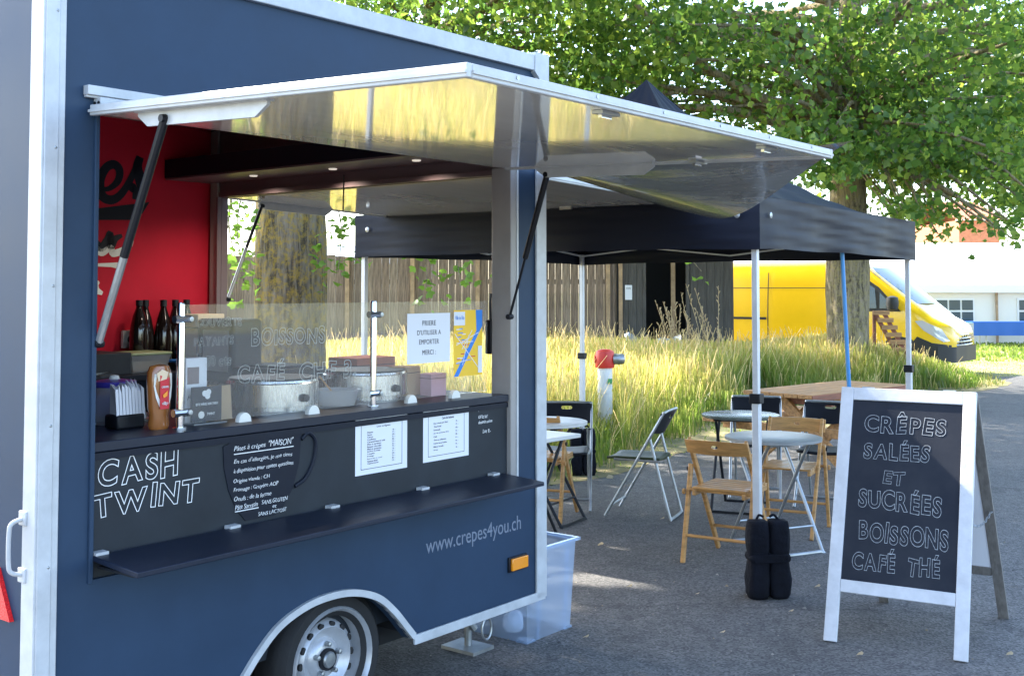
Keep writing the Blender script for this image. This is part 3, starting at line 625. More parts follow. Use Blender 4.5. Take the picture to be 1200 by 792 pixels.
    w = MB(); w.grid(lambda u, v: (-(.70+.93*v)+.02+.06*math.sin(math.pi*u)-.06, W/2-(hw(.70+.93*v, 1.35+.70*v)-.09)*(1-2*u), top(.70+.93*v)+.014), 10, 6); w.build('windscreen', 'glass_dark', t)
    m = MB(); m.lathe([(.02, -.14), (.10, -.12), (.125, 0), (.11, .12), (.03, .15)], (-1.02, W/2-hw(1.5, 1.3)-.2, 1.42), 12); mm = m.build('mirror', 'van_black', t); MB().beam((-1.0, W/2-hw(1.5, 1.3)+.03, 1.36), (-1.02, W/2-hw(1.5, 1.3)-.2, 1.38), .05, .05).build('mirror_arm', 'van_black', mm)
    for x in (.95, 4.75):
        for y in (.0, W-.2):
            wh = MB().lathe([(.2, 0), (.33, .01), (.345, .05), (.345, .17), (.32, .2)], (-x, y+.0, .345), 24, 'y').build('wheel', 'rubber', t)
            MB().lathe([(.04, -.005), (.1, -.012), (.2, -.004), (.205, .03)], (-x, y, .345), 20, 'y').build('rim', 'galv', wh)
    side([(.55, .30), (.58, .55), (.72, .72), (.95, .78), (1.18, .72), (1.33, .55), (1.36, .30)], .005).build('wheel_arch', 'van_black', t)
    return t
van()
lt = at_depth(1048, 400, 20.4)
o = thing('notched_timber', 'brown notched timber rack leaning beside the trunk in front of the van', 'timber', (lt.x, lt.y, 0))
for dx in (0, .16): MB().beam((-.35+dx, .0, 1.30), (.18+dx, -.1, .25), .07, .07).build('rail', 'wood_red', o)
for k in range(9):
    f = k/8; x, z = -.33+.53*f, 1.28-1.03*f; MB().box(x-.06, x+.22, -.10-.1*f, -.02-.1*f, z-.035, z+.04).build('block', 'wood_picnic', o)
MB().beam((-.35, .0, 1.30), (-.35, .05, -.03), .05, .05).build('prop', 'wood_red', o); MB().beam((.26, -.1, .28), (.26, -.1, -.03), .05, .05).build('prop', 'wood_red', o)

# ------------------------------------------------------------------ hydrant
hp = at_depth(709, 460, 13.2)
o = thing('fire_hydrant', 'white post hydrant with red head standing in the golden grass', 'hydrant', (hp.x, hp.y, 0))
MB().lathe([(.10, 0), (.10, .03), (.085, .04), (.085, .80), (.095, .81), (.095, .83)], seg=20).build('column', 'hyd_white', o)
MB().lathe([(.105, .80), (.112, .82), (.112, .95), (.10, .99), (.06, 1.01), (.0, 1.015)], seg=20).build('head', 'hyd_red', o)
sp = MB().lathe([(.055, 0), (.062, .02), (.062, .10), (.052, .13)], (.09, -.03, .90), 16, 'x').build('outlet_cap', 'galv', o)
MB().lathe([(.045, 0), (.045, .05)], (-.12, 0, .90), 14, 'x').build('outlet_cap', 'hyd_red', o)
MB().box(.025, .075, -.098, -.07, .62, .68).build('plate', 'green', o)

# ------------------------------------------------------------------ food trailer (local: X along the side, Y inwards, Z up)
T = thing('food_trailer', 'navy blue crepe trailer with open serving hatch and white trim', 'trailer', (TA.x, TA.y, 0), TROT)
W = 2.50; XR = TL+.02
ar = [(.46, .27), (.405, .33), (.33, .41), (.24, .48), (.12, .522), (0, .534)]
ARC = [(1.115+a, z) for a, z in ar]+[(1.115-a, z) for a, z in reversed(ar[:-1])]
ARC = [(p.x, p.y) for p in smoothpts([(x, z, 0) for x, z in ARC], 5)]; ARC = [(x, max(z, .28)) for x, z in ARC[1:-1]]
ARC = [(1.577, .28)]+[p for p in ARC if p[1] > .281]+[(.653, .28)]
outer = [(-.03, .28), (-.03, 2.76), (XR-.01, 2.76), (XR-.01, .28)]+ARC
MB().plate(outer, [[(.122, .80), (2.252, .80), (2.252, 2.265), (.122, 2.265)]], .05).build('side_wall', 'navy', T, ang=20)
MB().box(-.055, -.005, .052, W, .28, 2.76).build('rear_wall', 'navy', T)
MB().box(-.03, XR-.01, W-.042, W, .28, 2.76).build('far_wall', 'red_wall', T)
MB().plate([(.052, .3), (W-.044, .3), (W-.044, 2.74), (.052, 2.74)], [[(.20, 1.12), (2.345, 1.12), (2.345, 2.245), (.20, 2.245)]], .045, lambda a, b_, c: (XR-.055+c, a, b_)).build('end_wall', 'interior_brown', T)
MB().box(XR-.01, XR-.002, .055, W-.05, .3, 1.115).build('end_panel', 'navy', T)
MB().box(-.002, XR-.056, .36, W-.045, .28, .33).build('floor', 'interior_grey', T)
MB().box(-.04, XR-.012, .0, W, 2.762, 2.80).build('roof', 'white_trim', T)
MB().box(-.0, XR-.057, .053, W-.045, 2.66, 2.70).build('ceiling', 'ceiling_white', T)
MB().box(.15, 2.3, .25, W-.2, .19, .278).build('chassis', 'dark_metal', T)
b = MB(); b.box(.70, 1.56, .30, .34, .20, .60); b.box(.70, 1.56, .052, .30, .58, .60); b.box(.68, .70, .052, .30, .3, .60); b.box(1.56, 1.58, .052, .30, .3, .6); b.build('wheel_housing', 'rubber', T)
# trims
def trim(name, *a, **k): return MB().box(*a).build(name, 'white_trim', T, .003, **k)
trim('corner_profile', -.062, .003, -.012, -.002, .26, 2.80); trim('corner_profile', -.072, -.058, -.012, .062, .26, 2.80); trim('corner_profile', -.066, -.02, -.017, -.010, .26, 2.80)
trim('corner_profile', 2.400, XR+.022, -.014, -.002, .265, 2.70); trim('corner_profile', XR-.006, XR+.020, -.013, .05, .265, 2.70)
trim('roof_profile', -.02, 2.395, -.022, .02, 2.728, 2.802)
rc = MB(); rc.plate([(2.372, 2.722), (2.374, 2.815), (XR+.026, 2.812), (XR+.026, 2.66), (2.43, 2.66), (2.40, 2.70)], (), .05, lambda a, b_, c: (a, -.026+c, b_)); rc.build('roof_corner_cap', 'white_trim', T)
trim('bottom_profile', 1.575, XR+.012, -.014, -.002, .255, .295); trim('bottom_profile', -.02, .655, -.014, -.002, .255, .295)
am = MB(); n = len(ARC); inn = []
for i, (x, z) in enumerate(ARC):
    d = Vector((ARC[min(i+1, n-1)][0]-ARC[max(i-1, 0)][0], ARC[min(i+1, n-1)][1]-ARC[max(i-1, 0)][1])).normalized(); inn.append((x+d.y*.026, z-d.x*.026))
am.plate(ARC+[(x, z) for x, z in reversed(inn)], (), .03, lambda a, b_, c: (a, -.016+c, b_)); am.build('arch_trim', 'white_trim', T)
for k in range(6): MB().lathe([(.006, -.004), (.004, -.006), (.0, -.007)], (-.03, -.012, .45+k*.42), 8, 'y').build('rivet', 'galv', T)
# hatch opening: jamb, counter, chalk panel, fold-down shelf
MB().box(2.215, 2.256, -.004, .11, .80, 2.262).build('jamb', 'interior_grey', T, .004); MB().box(2.257, 2.27, -.006, -.001, .80, 2.25).build('jamb_seal', 'white_trim', T)
MB().box(.108, .124, -.010, .06, .79, 2.262).build('jamb', 'navy', T, .003)
MB().box(.13, 2.213, .018, .035, .80, 1.186).build('chalk_panel', 'slate', T)
ct = MB().box(.126, 2.212, .006, .66, 1.19, 1.222).build('counter', 'navy_dark', T, .003)
MB().box(.126, 2.212, .010, .017, 1.165, 1.187).build('counter_lip', 'slate_dark', T)
sf = MB(); sf.add([(.122, -.004, .858), (2.16, -.004, .858), (2.16, -.235, .842), (.122, -.245, .842), (.122, -.004, .876), (2.16, -.004, .876), (2.16, -.235, .860), (.122, -.245, .860)], [(3,2,1,0),(4,5,6,7),(0,1,5,4),(1,2,6,5),(2,3,7,6),(3,0,4,7)])
sf = sf.build('fold_down_shelf', 'navy_dark', T, .003)
for px, py in ((116, 653), (272, 621), (389, 596), (495, 574), (578, 558)):
    p = onY(px, py, 0); MB().box(p.x-.022, p.x+.022, -.02, .014, .872, .884).build('hinge', 'white_trim', sf)
for x in (.16, 1.2, 2.12): MB().box(x-.02, x+.02, -.20, -.004, .834, .8415).build('shelf_arm', 'dark_metal', sf)
pn = lambda y: (lambda a, b_, c: (a, y-c, b_))
q = lambda px, py, y=.018: onY(px, py, y)
def words(body, x0, y0, x1, y1, m='chalk', y=.017, parent=T, hpx=None, **k):   # (x0,y0) lower-left pixel, (x1,y1) upper-right pixel of the words on the panel
    p, r_ = q(x0, y0, y), q(x1, y1, y); return text_on(body, m, parent, p.x, p.z, r_.x-p.x, r_.z-p.z, pn(y), **k)
for body, a0, b0, a1, b1, s_ in (('CASH', 114, 573, 209, 524, 2), ('TWINT', 107, 609, 234, 556, 3)):
    p, r_ = q(a0, b0), q(a1, b1); hand_on(body, 'chalk', T, p.x, p.z, r_.x-p.x, r_.z-p.z, pn(.017), .014, s_)
# mug drawing with the allergy notes
MB().plate([(.63, 1.155), (.66, 1.165), (.985, 1.176), (.975, 1.06), (.945, .97), (.90, .91), (.86, .885), (.73, .885), (.69, .93), (.655, 1.0), (.635, 1.08)], (), .004, pn(.018)).build('mug_board', 'slate_dark', T)
MB().tube([(x, .015, z) for x, z in [(p.x, p.y) for p in smoothpts([(.985, 1.145, 0), (1.02, 1.165, 0), (1.055, 1.13, 0), (1.045, 1.06, 0), (1.005, 1.0, 0), (.955, .975, 0)], 6)]], .008, 8).build('mug_handle', 'slate_dark', T)
for body, x, z, w, h in (('Pâtes à crêpes', .675, 1.128, .14, .024), ('"MAISON"', .83, 1.132, .115, .026), ("En cas d'allergies, je me tiens", .675, 1.085, .265, .021), ('à disposition pour toutes questions', .675, 1.052, .27, .021),
                         ('Origine viande : CH', .675, 1.018, .16, .019), ('Fromage : Gruyère AOP', .675, .988, .20, .019), ('Oeufs : de la ferme', .678, .958, .165, .018), ('Pâte Sarrasin', .682, .928, .10, .018), ('SANS GLUTEN', .80, .930, .12, .017), ('et', .85, .912, .018, .010), ('SANS LACTOSE', .785, .892, .13, .015)):
    text_on(body, 'chalk', T, x, z, w, h, pn(.0135), shear=.2, wob=.05, seed=len(body))
for x0, x1, z in ((.675, .945, 1.122), (.682, .785, .922)): MB().box(x0, x1, .0115, .0135, z, z+.003).build('underline', 'chalk', T)
for body, x, z, w, h in (('Crêpes à la', 1.985, 1.160, .075, .022), ('carte sur', 2.01, 1.128, .065, .016), ('demande maison', 2.01, 1.105, .095, .016), ('Lot 9.-', 2.04, 1.062, .055, .018)):
    text_on(body, 'chalk', T, x, z, w, h, pn(.0165), shear=.2, wob=.05, seed=len(body))
p, r_ = onY(499, 638, 0), onY(611, 600, 0)
text_on('www.crepes4you.ch', 'faint_grey', T, 1.652, .585, .64, .085, pn(-.0005))
mk = MB().box(2.195, 2.33, -.012, .0, .425, .492).build('marker_lamp', 'black_plastic', T, .003); MB().box(2.205, 2.33-.008, -.024, -.010, .432, .486).build('lens', 'orange_lens', mk, .004)
# rear: grab handle, triangular reflector
gh = MB().tube(smoothpts([(-.070, .052, .845), (-.105, .060, .858), (-.112, .062, .89), (-.112, .062, .97), (-.105, .060, 1.002), (-.070, .052, 1.014)], 5), .0068, 10).build('grab_handle', 'white_trim', T)
for z in (.845, 1.014): MB().box(-.078, -.066, .032, .074, z-.022, z+.022).build('handle_plate', 'white_trim', gh, .004)
MB().plate([(.127, .692), (.30, .692), (.213, .842)], (), .014, lambda a, b_, c: (-.056-c, a, b_)).build('reflector', 'red_lens', T)
# wheel
WX, WZ = 1.185, .278
wh = MB().lathe([(.165, .070), (.192, .050), (.24, .045), (.266, .07), (.276, .10), (.276, .17), (.262, .20), (.19, .215), (.17, .21)], (WX, 0, WZ), 48, 'y', False).build('wheel', 'rubber', T)
MB().lathe([(.204, .075), (.204, .050), (.196, .036), (.186, .050), (.176, .085), (.166, .13), (.150, .125), (.141, .098), (.120, .082), (.100, .100), (.080, .110), (.068, .092), (.045, .088), (.034, .088), (.0, .09)], (WX, 0, WZ), 48, 'y', False).build('rim', 'rim_silver', wh, ang=50)
MB().lathe([(.042, .075), (.042, .10)], (WX, 0, WZ), 20, 'y').build('hub', 'black_plastic', wh); MB().lathe([(.0, .063), (.026, .064), (.031, .070), (.031, .1)], (WX, 0, WZ), 20, 'y').build('hub_cap', 'galv', wh)
for k in range(5):
    a = 2*math.pi*k/5+.3; MB().lathe([(.0, .066), (.009, .068), (.011, .09)], (WX+.058*math.cos(a), 0, WZ+.058*math.sin(a)), 8, 'y').build('bolt', 'galv', wh)
hm = MB().lathe([(.0, -.004), (.013, -.003), (.013, .02)], (0, 0, 0), 12, 'y').mesh('vent_hole', 'rubber')
for k in range(14):
    a = 2*math.pi*k/14; link('vent_hole', hm, wh, loc=(WX+.131*math.cos(a), .088, WZ+.131*math.sin(a)), rot=(0, -a, 0), scale=(.75, 1, 1.1))
# steady leg under the end
sp = onY(535, 742, .35); st = MB(); st.tube([(sp.x-.22, .35, .27), (sp.x+.02, .30, .15), (sp.x+.05, .28, .10)], .018, 8); st.tube([(sp.x-.1, .50, .27), (sp.x+.04, .40, .13)], .014, 8); st.box(sp.x-.10, sp.x+.08, .26, .40, .16, .20)
st.box(sp.x-.03, sp.x+.12, .22, .42, 0.004, .02); st.tube([(sp.x+.05, .32, .012), (sp.x+.05, .32, .17)], .018, 8)
st = st.build('corner_steady', 'galv', T); MB().tube([(sp.x+.09+.035*math.cos(a), .24, .10+.05*math.sin(a)) for a in (k*math.pi/8 for k in range(17))], .006, 6).build('ring', 'galv', st)

# flaps
def flap(name, fn, x0, x1, length, brk, latches):
    """fn(a,b,c): a along the hinge, b outwards, c upwards"""
    def bx(a0, a1, b0, b1, c0, c1):
        m_ = MB(); m_.add([fn(*p) for p in ((a0,b0,c0),(a1,b0,c0),(a1,b1,c0),(a0,b1,c0),(a0,b0,c1),(a1,b0,c1),(a1,b1,c1),(a0,b1,c1))], [(3,2,1,0),(4,5,6,7),(0,1,5,4),(1,2,6,5),(2,3,7,6),(3,0,4,7)]); return m_
    pn_ = MB(); pn_.grid(lambda u, v: fn(x0+.004+(x1-x0-.008)*u, .01+(length-.014)*v, .0), 2, 2); pn_.grid(lambda u, v: fn(x0+.004+(x1-x0-.008)*u, .01+(length-.014)*v, .02), 2, 2)
    f = pn_.build(name, 'flap_gloss', T, ang=5)
    tp_ = bx(x0+.004, x1-.004, .012, length-.004, .0205, .024).build('top_skin', 'navy', f)
    for a0, a1, b0, b1 in ((x0-.016, x0+.003, 0, length+.016), (x1-.003, x1+.016, 0, length+.016), (x0+.0035, x1-.0035, length-.003, length+.016)):
        bx(a0, a1, b0, b1, -.006, .028).build('rim', 'white_trim', f, .003)
        if b0: bx(a0, a1, b1-.0005, b1+.006, .004, .012).build('rim_bead', 'white_trim', f)
        else: bx(a0-.006 if a0 < x0 else a1-.0005, a0+.0005 if a0 < x0 else a1+.006, b0, b1, .004, .012).build('rim_bead', 'white_trim', f)
    for a in brk:
        m_ = MB(); m_.plate([(.20, -.002), (.80, -.002), (.80, -.016), (.75, -.048), (.25, -.048), (.20, -.016)], (), .012, lambda b_, c, t: fn(a-.006+t, b_, c)); m_.build('strut_bracket', 'white_trim', f)
        bx(a-.02, a+.02, .20, .80, -.006, -.0005).build('bracket_flange', 'white_trim', f)
    for a, b_ in latches:
        l_ = bx(a-.045, a+.045, b_-.018, b_+.018, -.010, -.001).build('latch', 'galv', f); bx(a-.03, a+.02, b_-.006, b_+.006, -.02, -.0095).build('latch_bolt', 'chrome', l_)
    for k in range(6):
        s_ = (k+.5)/6; p = fn(x0+(x1-x0)*s_, length+.0165, .018); MB().lathe([(.006, -.002), (.004, .003), (0, .004)], p, 8, 'y').build('rivet', 'galv', f)
    return f
sd_ = .037; fside = lambda a, b_, c: (a, -.02-b_*math.cos(sd_)-c*math.sin(sd_), 2.246-b_*math.sin(sd_)+c*math.cos(sd_))
flap('serving_flap', fside, .095, 2.15, 1.53, (.125, 2.13), ((.75, 1.48), (1.75, 1.48), (2.13, 1.0)))
fend = lambda a, b_, c: (XR+.03+b_*math.cos(.032)+c*math.sin(.032), a, 2.252-b_*math.sin(.032)+c*math.cos(.032))
flap('end_flap', fend, .12, 2.385, 1.49, (2.355,), ((.9, 1.44),))
hr = MB(); hr.box(.068, 2.30, -.030, -.001, 2.305, 2.335); hr.box(.104, 2.27, -.040, -.001, 2.262, 2.300); hr.box(.07, 2.3, -.018, -.001, 2.298, 2.308); hr = hr.build('hinge_rail', 'white_trim', T, .002)
for x, z in ((.112, 2.288), (.112, 2.272)): pass
for y in (-.033, -.012): MB().lathe([(.007, -.003), (.005, -.001)], (.104, y, 2.281), 8, 'x').build('screw', 'black_plastic', hr)
def strut(p, q_, r1, f, lower, rl=.011):
    p, q_ = Vector(p), Vector(q_); m_ = p.lerp(q_, f); s_ = MB().tube([p, m_], r1, 10).build('gas_strut', 'black_plastic', T)
    MB().tube([m_.lerp(p, .04), q_], rl, 8).build('rod', lower, s_)
    for e in (p, q_): MB().lathe([(.012, -.016), (.014, 0), (.012, .016)], e, 10, 'x').build('ball_joint', 'black_plastic', s_)
strut(fside(.118, .34, -.03), (.132, -.004, 1.53), .0135, .60, 'galv', .0125); strut(fside(2.137, .25, -.035), (2.212, .0, 1.575), .0135, .58, 'black_plastic', .006)
strut(fend(2.35, .22, -.03), (XR, 2.352, 1.64), .011, .45, 'galv', .010)
MB().tube([onX(403, 205, 2.2), onX(402, 248, 2.2)], .004, 6).build('pull_cord', 'black_plastic', T)
# corner sail between the two flaps
S1, S2, S3 = Vector((2.262, -.06, 2.262)), Vector((2.30, -1.60, 2.268)), Vector((3.985, .10, 2.205))
def sailp(u, v):
    e = S2.lerp(S3, v); p = S1.lerp(e, u); sag = .16*u**1.5*math.sin(math.pi*v**1.5)**.9 if 0 < v < 1 else 0
    edge_in = .03*u*math.sin(math.pi*min(u, 1))
    return (p.x, p.y, p.z-sag-edge_in+.008*math.sin(v*17+u*3)*u*(1-u)*2-.006*(1 if v < .02 else 0))
MB().grid(sailp, 24, 30).build('corner_sail', 'sail', T, ang=80, label='grey vinyl sail filling the corner between the two flaps')

# interior fittings
MB().box(XR-.075, XR-.056, 2.365, 2.435, .33, 2.65).build('corner_post', 'interior_grey', T, .006); MB().box(XR-.085, XR-.056, 2.347, 2.360, 1.1, 2.25).build('window_frame', 'interior_brown', T)
MB().box(XR-.080, XR-.056, .20, 2.345, 2.248, 2.275).build('window_frame', 'interior_brown', T); MB().box(XR-.09, XR-.056, .10, .195, 1.0, 2.25).build('window_post', 'interior_grey', T)
oh = MB().box(2.07, XR-.058, .12, 2.452, 2.345, 2.452).build('overhead_box', 'black_box', T, .003); MB().box(2.075, XR-.06, .125, 2.45, 2.336, 2.3445).build('soffit', 'interior_brown', oh)
for px, py in ((297, 206), (390, 198), (488, 188)):
    p = onZ(px, py, 2.335); MB().lathe([(.020, 2.330), (.024, 2.337)], (p.x, p.y, 0), 16).build('downlight', 'lamp_lit', oh)
    dl = bpy.data.lights.new('downlight_lamp', 'SPOT'); dl.energy = 3.6; dl.spot_size = R(150); dl.spot_blend = .7; dl.color = (1, .85, .7); dl.shadow_soft_size = .03; d_ = bpy.data.objects.new('downlight_lamp', dl); COL.objects.link(d_); d_.parent = T; d_.location = (p.x, p.y, 2.318)
MB().box(1.86, XR-.058, .665, 2.452, 1.17, 1.20).build('end_counter', 'steel', T); MB().box(.10, 1.855, 1.88, 2.452, 1.235, 1.262).build('back_counter', 'black_box', T)
MB().box(.12, 1.85, 1.92, 2.44, .335, 1.234).build('back_cabinet', 'black_box', T); MB().box(1.90, XR-.06, .70, 1.87, .335, 1.168).build('end_cabinet', 'interior_grey', T); MB().box(.14, 2.2, .12, .62, .335, 1.188).build('front_cabinet', 'slate', T)
ck = MB().box(2.215, 2.245, .112, .150, 1.40, 1.56).build('shutter_lock', 'black_plastic', T, .006); MB().tube([(2.22, .12, 1.56), (2.205, .11, 1.64), (2.21, .11, 1.68)], .006, 6).build('lock_cable', 'black_plastic', ck)
so_ = MB().box(1.80, 1.89, 2.43, 2.457, 1.37, 1.47).build('socket', 'label_white', T, .006); MB().lathe([(.02, 0), (.02, .03)], (1.845, 2.40, 1.42), 10, 'y').build('plug', 'black_plastic', so_)
# painted script on the red wall
fw = pn(2.4578-.001)
def wq(px, py): p = onY(px, py, 2.457); return (p.x, p.z)
def stroke(pts, w, m='black_box', parent=T): return ribbon([wq(*p) for p in pts], w, pn(2.4575), .002).build('script_lettering', m, parent, smooth=False)
stroke([(117, 222), (128, 221), (138, 212), (140, 200), (134, 193), (125, 196), (118, 208), (117, 222), (122, 232), (133, 234), (144, 225), (155, 206), (164, 184)], [.02, .03, .045, .05, .05, .05, .055, .06, .055, .05, .045, .04, .035])
stroke([(164, 184), (161, 196), (164, 210), (166, 220), (161, 228), (155, 228)], [.05, .06, .07, .07, .055, .05]); stroke([(152, 224), (155, 220), (158, 224)], [.03, .06, .03])
MB().plate([wq(*p) for p in ((108, 245), (140, 241), (175, 237), (167, 250), (158, 258), (108, 258))], (), .002, lambda a, b_, c: (a, 2.4572-c, b_)).build('underline', 'black_box', T)
stroke([(108, 272), (112, 284), (119, 290), (126, 280), (129, 274), (130, 288), (135, 280), (143, 276)], [.02, .04, .05, .04, .04, .05, .04, .02]); stroke([(108, 284), (113, 292), (120, 296), (130, 290), (132, 297), (143, 294), (152, 288), (156, 282)], [.02, .04, .04, .03, .04, .04, .03, .008], 'label_white')
MB().plate([wq(*p) for p in ((108, 309), (130, 308), (149, 307), (143, 316), (130, 313), (108, 312))], (), .002, lambda a, b_, c: (a, 2.4572-c, b_)).build('underline', 'label_white', T)
stroke([(116, 330), (112, 334), (113, 340), (120, 344)], [.015, .04, .04, .02], 'label_white')

# glass guard on the counter
def guard(name, label, x0, x1, tabs):
    g = thing(name, label, 'glass guard', glob(x0, .095, 1.222), TROT)
    MB().box(.018, x1-x0-.018, -.004, .004, .016, .425).build('pane', 'acrylic', g, smooth=False)
    for x in tabs: MB().plate([(x-.028+.028*(1-math.cos(a)), .0+.034*math.sin(a)) for a in (k*math.pi/10 for k in range(11))], (), .022, lambda a, b_, c: (a, -.013+c, b_)).build('foot_tab', 'label_white', g)
    return g
def post(x, label):
    o = thing('guard_post', label, 'post', glob(x, .095, 1.222), TROT)
    MB().lathe([(.024, 0), (.024, .006), (.013, .007), (.013, .425), (.011, .432), (0, .433)], seg=16).build('tube', 'chrome', o)
    for z in (.055, .375): MB().tube([(-.03, -.004, z), (.035, -.004, z)], .014, 10).build('clamp', 'chrome', o); MB().lathe([(.0, -.024), (.009, -.023), (.010, -.012)], (.028, 0, z), 10, 'y').build('clamp_screw', 'galv', o)
post(.508, 'chrome post of the glass guard beside the caramel sauce bottle'); post(1.436, 'chrome post between the two panes of the glass guard')
g1 = guard('glass_pane', 'clear guard pane with chalk pen prices above the counter', .508, 1.436, (.27, .60)); g2 = guard('glass_pane', 'clear guard pane carrying the white notice and the yellow map', 1.436, 2.18, (.22, .50))
gf = lambda a, b_, c: (a, -.0045-c, b_)
for body, x, z, w, h, ol in (('COUVERTS', .055, .345, .20, .034, .012), ('PAYANTS', .05, .278, .17, .036, .012), ('50 cts', .10, .205, .11, .040, .012), ('BOISSONS', .30, .268, .36, .070, .014), ('CAFÉ', .24, .135, .22, .085, .014), ('CHF 3.', .53, .125, .30, .075, .014)):
    hand_on(body, 'pen_faint', g1, x, z, w, h, gf, ol*.75, len(body)+3)

# things on the counter (trailer-local placing)
def put(name, label, cat, x, y, z=1.222, rz=0.0, group=None): return thing(name, label, cat, glob(x, y, z), TROT+rz, group)
o = put('sauce_bottle', 'brown caramel sauce squeeze bottle with red label on the counter', 'bottle', .462, .15)
b = MB(); prof = [(.0, .034, .024), (.012, .040, .027), (.05, .036, .025), (.075, .042, .028), (.15, .046, .030), (.195, .044, .028), (.215, .036, .024), (.222, .0, .0)]
sg = 20; vs = [(rx*math.cos(2*math.pi*k/sg), ry*math.sin(2*math.pi*k/sg), z) for z, rx, ry in prof for k in range(sg)]
b.add(vs, [(i*sg+k, i*sg+(k+1) % sg, (i+1)*sg+(k+1) % sg, (i+1)*sg+k) for i in range(len(prof)-1) for k in range(sg)]+[tuple(range(sg))]); body = b.build('body', 'caramel', o, ang=60)
def bl(a, b_, c): return (a, -.030*math.sqrt(max(0, 1-(a/.047)**2))-.001-c, b_)
for name, pts, m_, c_ in (('label', [(-.034, .19), (.034, .19), (.036, .15), (.030, .11), (.018, .078), (-.018, .078), (-.030, .11), (-.036, .15)], 'label_white', .0005), ('label_band', [(-.018, .185), (.018, .175), (.018, .07), (-.018, .07)], 'label_red', .0025), ('label_picture', [(-.030, .192), (-.012, .205), (.012, .195), (.006, .172), (-.024, .165)], 'label_cream', .0035), ('label_nut', [(-.010, .118), (.010, .132), (.008, .114), (-.006, .108)], 'orange_lens', .0045)):
    MB().plate(pts, (), .0012, lambda a, b_, c, c_=c_: bl(a, b_, c_+c)).build(name, m_, o)
text_on('CARAMEL', 'chalk', o, -.014, .142, .028, .007, lambda a, b_, c: bl(a, b_, .005+c)); text_on('dip', 'chalk', o, -.012, .082, .024, .014, lambda a, b_, c: bl(a, b_, .005+c), outline=.03)
o = put('napkin_holder', 'black holder filled with white paper napkins on the counter', 'holder', .405, .265)
MB().box(-.055, .055, -.04, .04, 0, .050).build('holder', 'black_plastic', o, .008)
rr = random.Random(3)
for k in range(9): x = -.052+k*.0125; MB().add([(x, -.034, .03), (x+.016, .034, .03), (x+.018+rr.uniform(-.006, .006), .034, .13+rr.uniform(0, .04)), (x-.008, -.034, .12+rr.uniform(0, .04)), (x+.011, -.034, .03), (x+.027, .034, .03), (x+.029, .034, .13+rr.uniform(0, .03)), (x+.003, -.034, .12+rr.uniform(0, .03))], [(0,1,2,3),(7,6,5,4),(0,1,5,4),(1,2,6,5),(2,3,7,6),(3,0,4,7)]).build('napkin', 'paper', o, smooth=False)
o = put('cup_dome', 'clear domed tub with a purple lid behind the napkins', 'tub', .50, .48)
MB().lathe([(.13, 0), (.13, .008), (.118, .012), (.10, .08), (.07, .13)], seg=28).build('bowl', 'tub_plastic', o); MB().lathe([(.074, .125), (.078, .132), (.078, .145), (.03, .152), (0, .153)], seg=28).build('lid', 'purple', o); MB().lathe([(.02, .150), (.015, .165), (0, .168)], seg=14).build('knob', 'label_white', o)
MB().lathe([(.06, .012), (.085, .02), (.075, .10), (0, .105)], seg=24).build('contents', 'purple', o)
o = put('carton', 'tall white printed carton standing behind the glass post', 'carton', .645, .22); MB().box(-.045, .045, -.03, .03, 0, .232).build('box', 'paper', o, .002)
MB().plate([(-.04, .14), (.01, .14), (.01, .20), (-.04, .20)], (), .001, lambda a, b_, c: (a, -.0301-c, b_)).build('picture', 'interior_brown', o); text_on('jolly', 'ink', o, -.04, .085, .05, .02, lambda a, b_, c: (a, -.0301-c, b_), shear=.3)
o = put('counter_card', 'small dark advertising card in a clear stand on the counter', 'card', .66, .155); MB().box(-.064, .064, -.006, .0, .008, .132).build('card', 'slate_dark', o); MB().box(-.07, .07, -.03, .03, 0, .006).build('stand', 'tub_plastic', o)
cf = lambda a, b_, c: (a, -.0065-c, b_)
for x, z in ((-.01, .108), (.006, .112), (.002, .098)): MB().lathe([(.011, -.0015), (.011, 0)], (x, -.0065, z), 12, 'y').build('logo', 'chalk', o)
text_on('BITTE WÄHLE NUR TWINT', 'chalk', o, -.048, .066, .096, .011, cf); text_on('TWINT', 'chalk', o, .0, .030, .034, .009, cf); MB().lathe([(.013, -.0015), (.013, 0)], (-.024, -.0065, .033), 14, 'y').build('logo', 'label_white', o)
o = put('paper_bag', 'brown paper bag behind the small dark card', 'bag', .78, .24); MB().add([(-.04,-.03,0),(.04,-.03,0),(.04,.03,0),(-.04,.03,0),(-.036,-.022,.12),(.038,-.02,.125),(.036,.02,.12),(-.038,.022,.125)], [(3,2,1,0),(4,5,6,7),(0,1,5,4),(1,2,6,5),(2,3,7,6),(3,0,4,7)]).build('bag', 'cardboard', o); tag(o, 'brown paper bag behind the small dark card', 'bag')
o = put('lemon_bottle', 'yellow squeeze bottle with green cap behind the dark card', 'bottle', .715, .27); MB().lathe([(.0, 0), (.03, 0), (.042, .04), (.042, .09), (.02, .125), (.014, .135)], seg=18).build('body', 'yellow', o); MB().lathe([(.018, .135), (.018, .16), (0, .161)], seg=14).build('cap', 'green', o)
def crepe(x, y, r_, h, label):
    o = put('crepe_maker', label, 'griddle', x, y); MB().lathe([(r_*.9, 0), (r_*.9, .015), (r_, .018), (r_, h), (r_*.97, h+.004), (r_*.96, h+.012), (0, h+.012)], seg=40).build('body', 'steel', o, ang=30)
    MB().lathe([(r_*.94, h+.0125), (r_*.94, h+.02), (0, h+.021)], seg=40).build('plate', 'black_plastic', o); MB().lathe([(.015, -r_-.02), (.018, -r_+.01)], (.0, 0, .05), 12, 'y').build('knob', 'black_plastic', o)
crepe(1.17, .40, .185, .105, 'round steel crepe griddle behind the first glass pane'); crepe(1.71, .42, .185, .105, 'round steel crepe griddle behind the white notice pane')
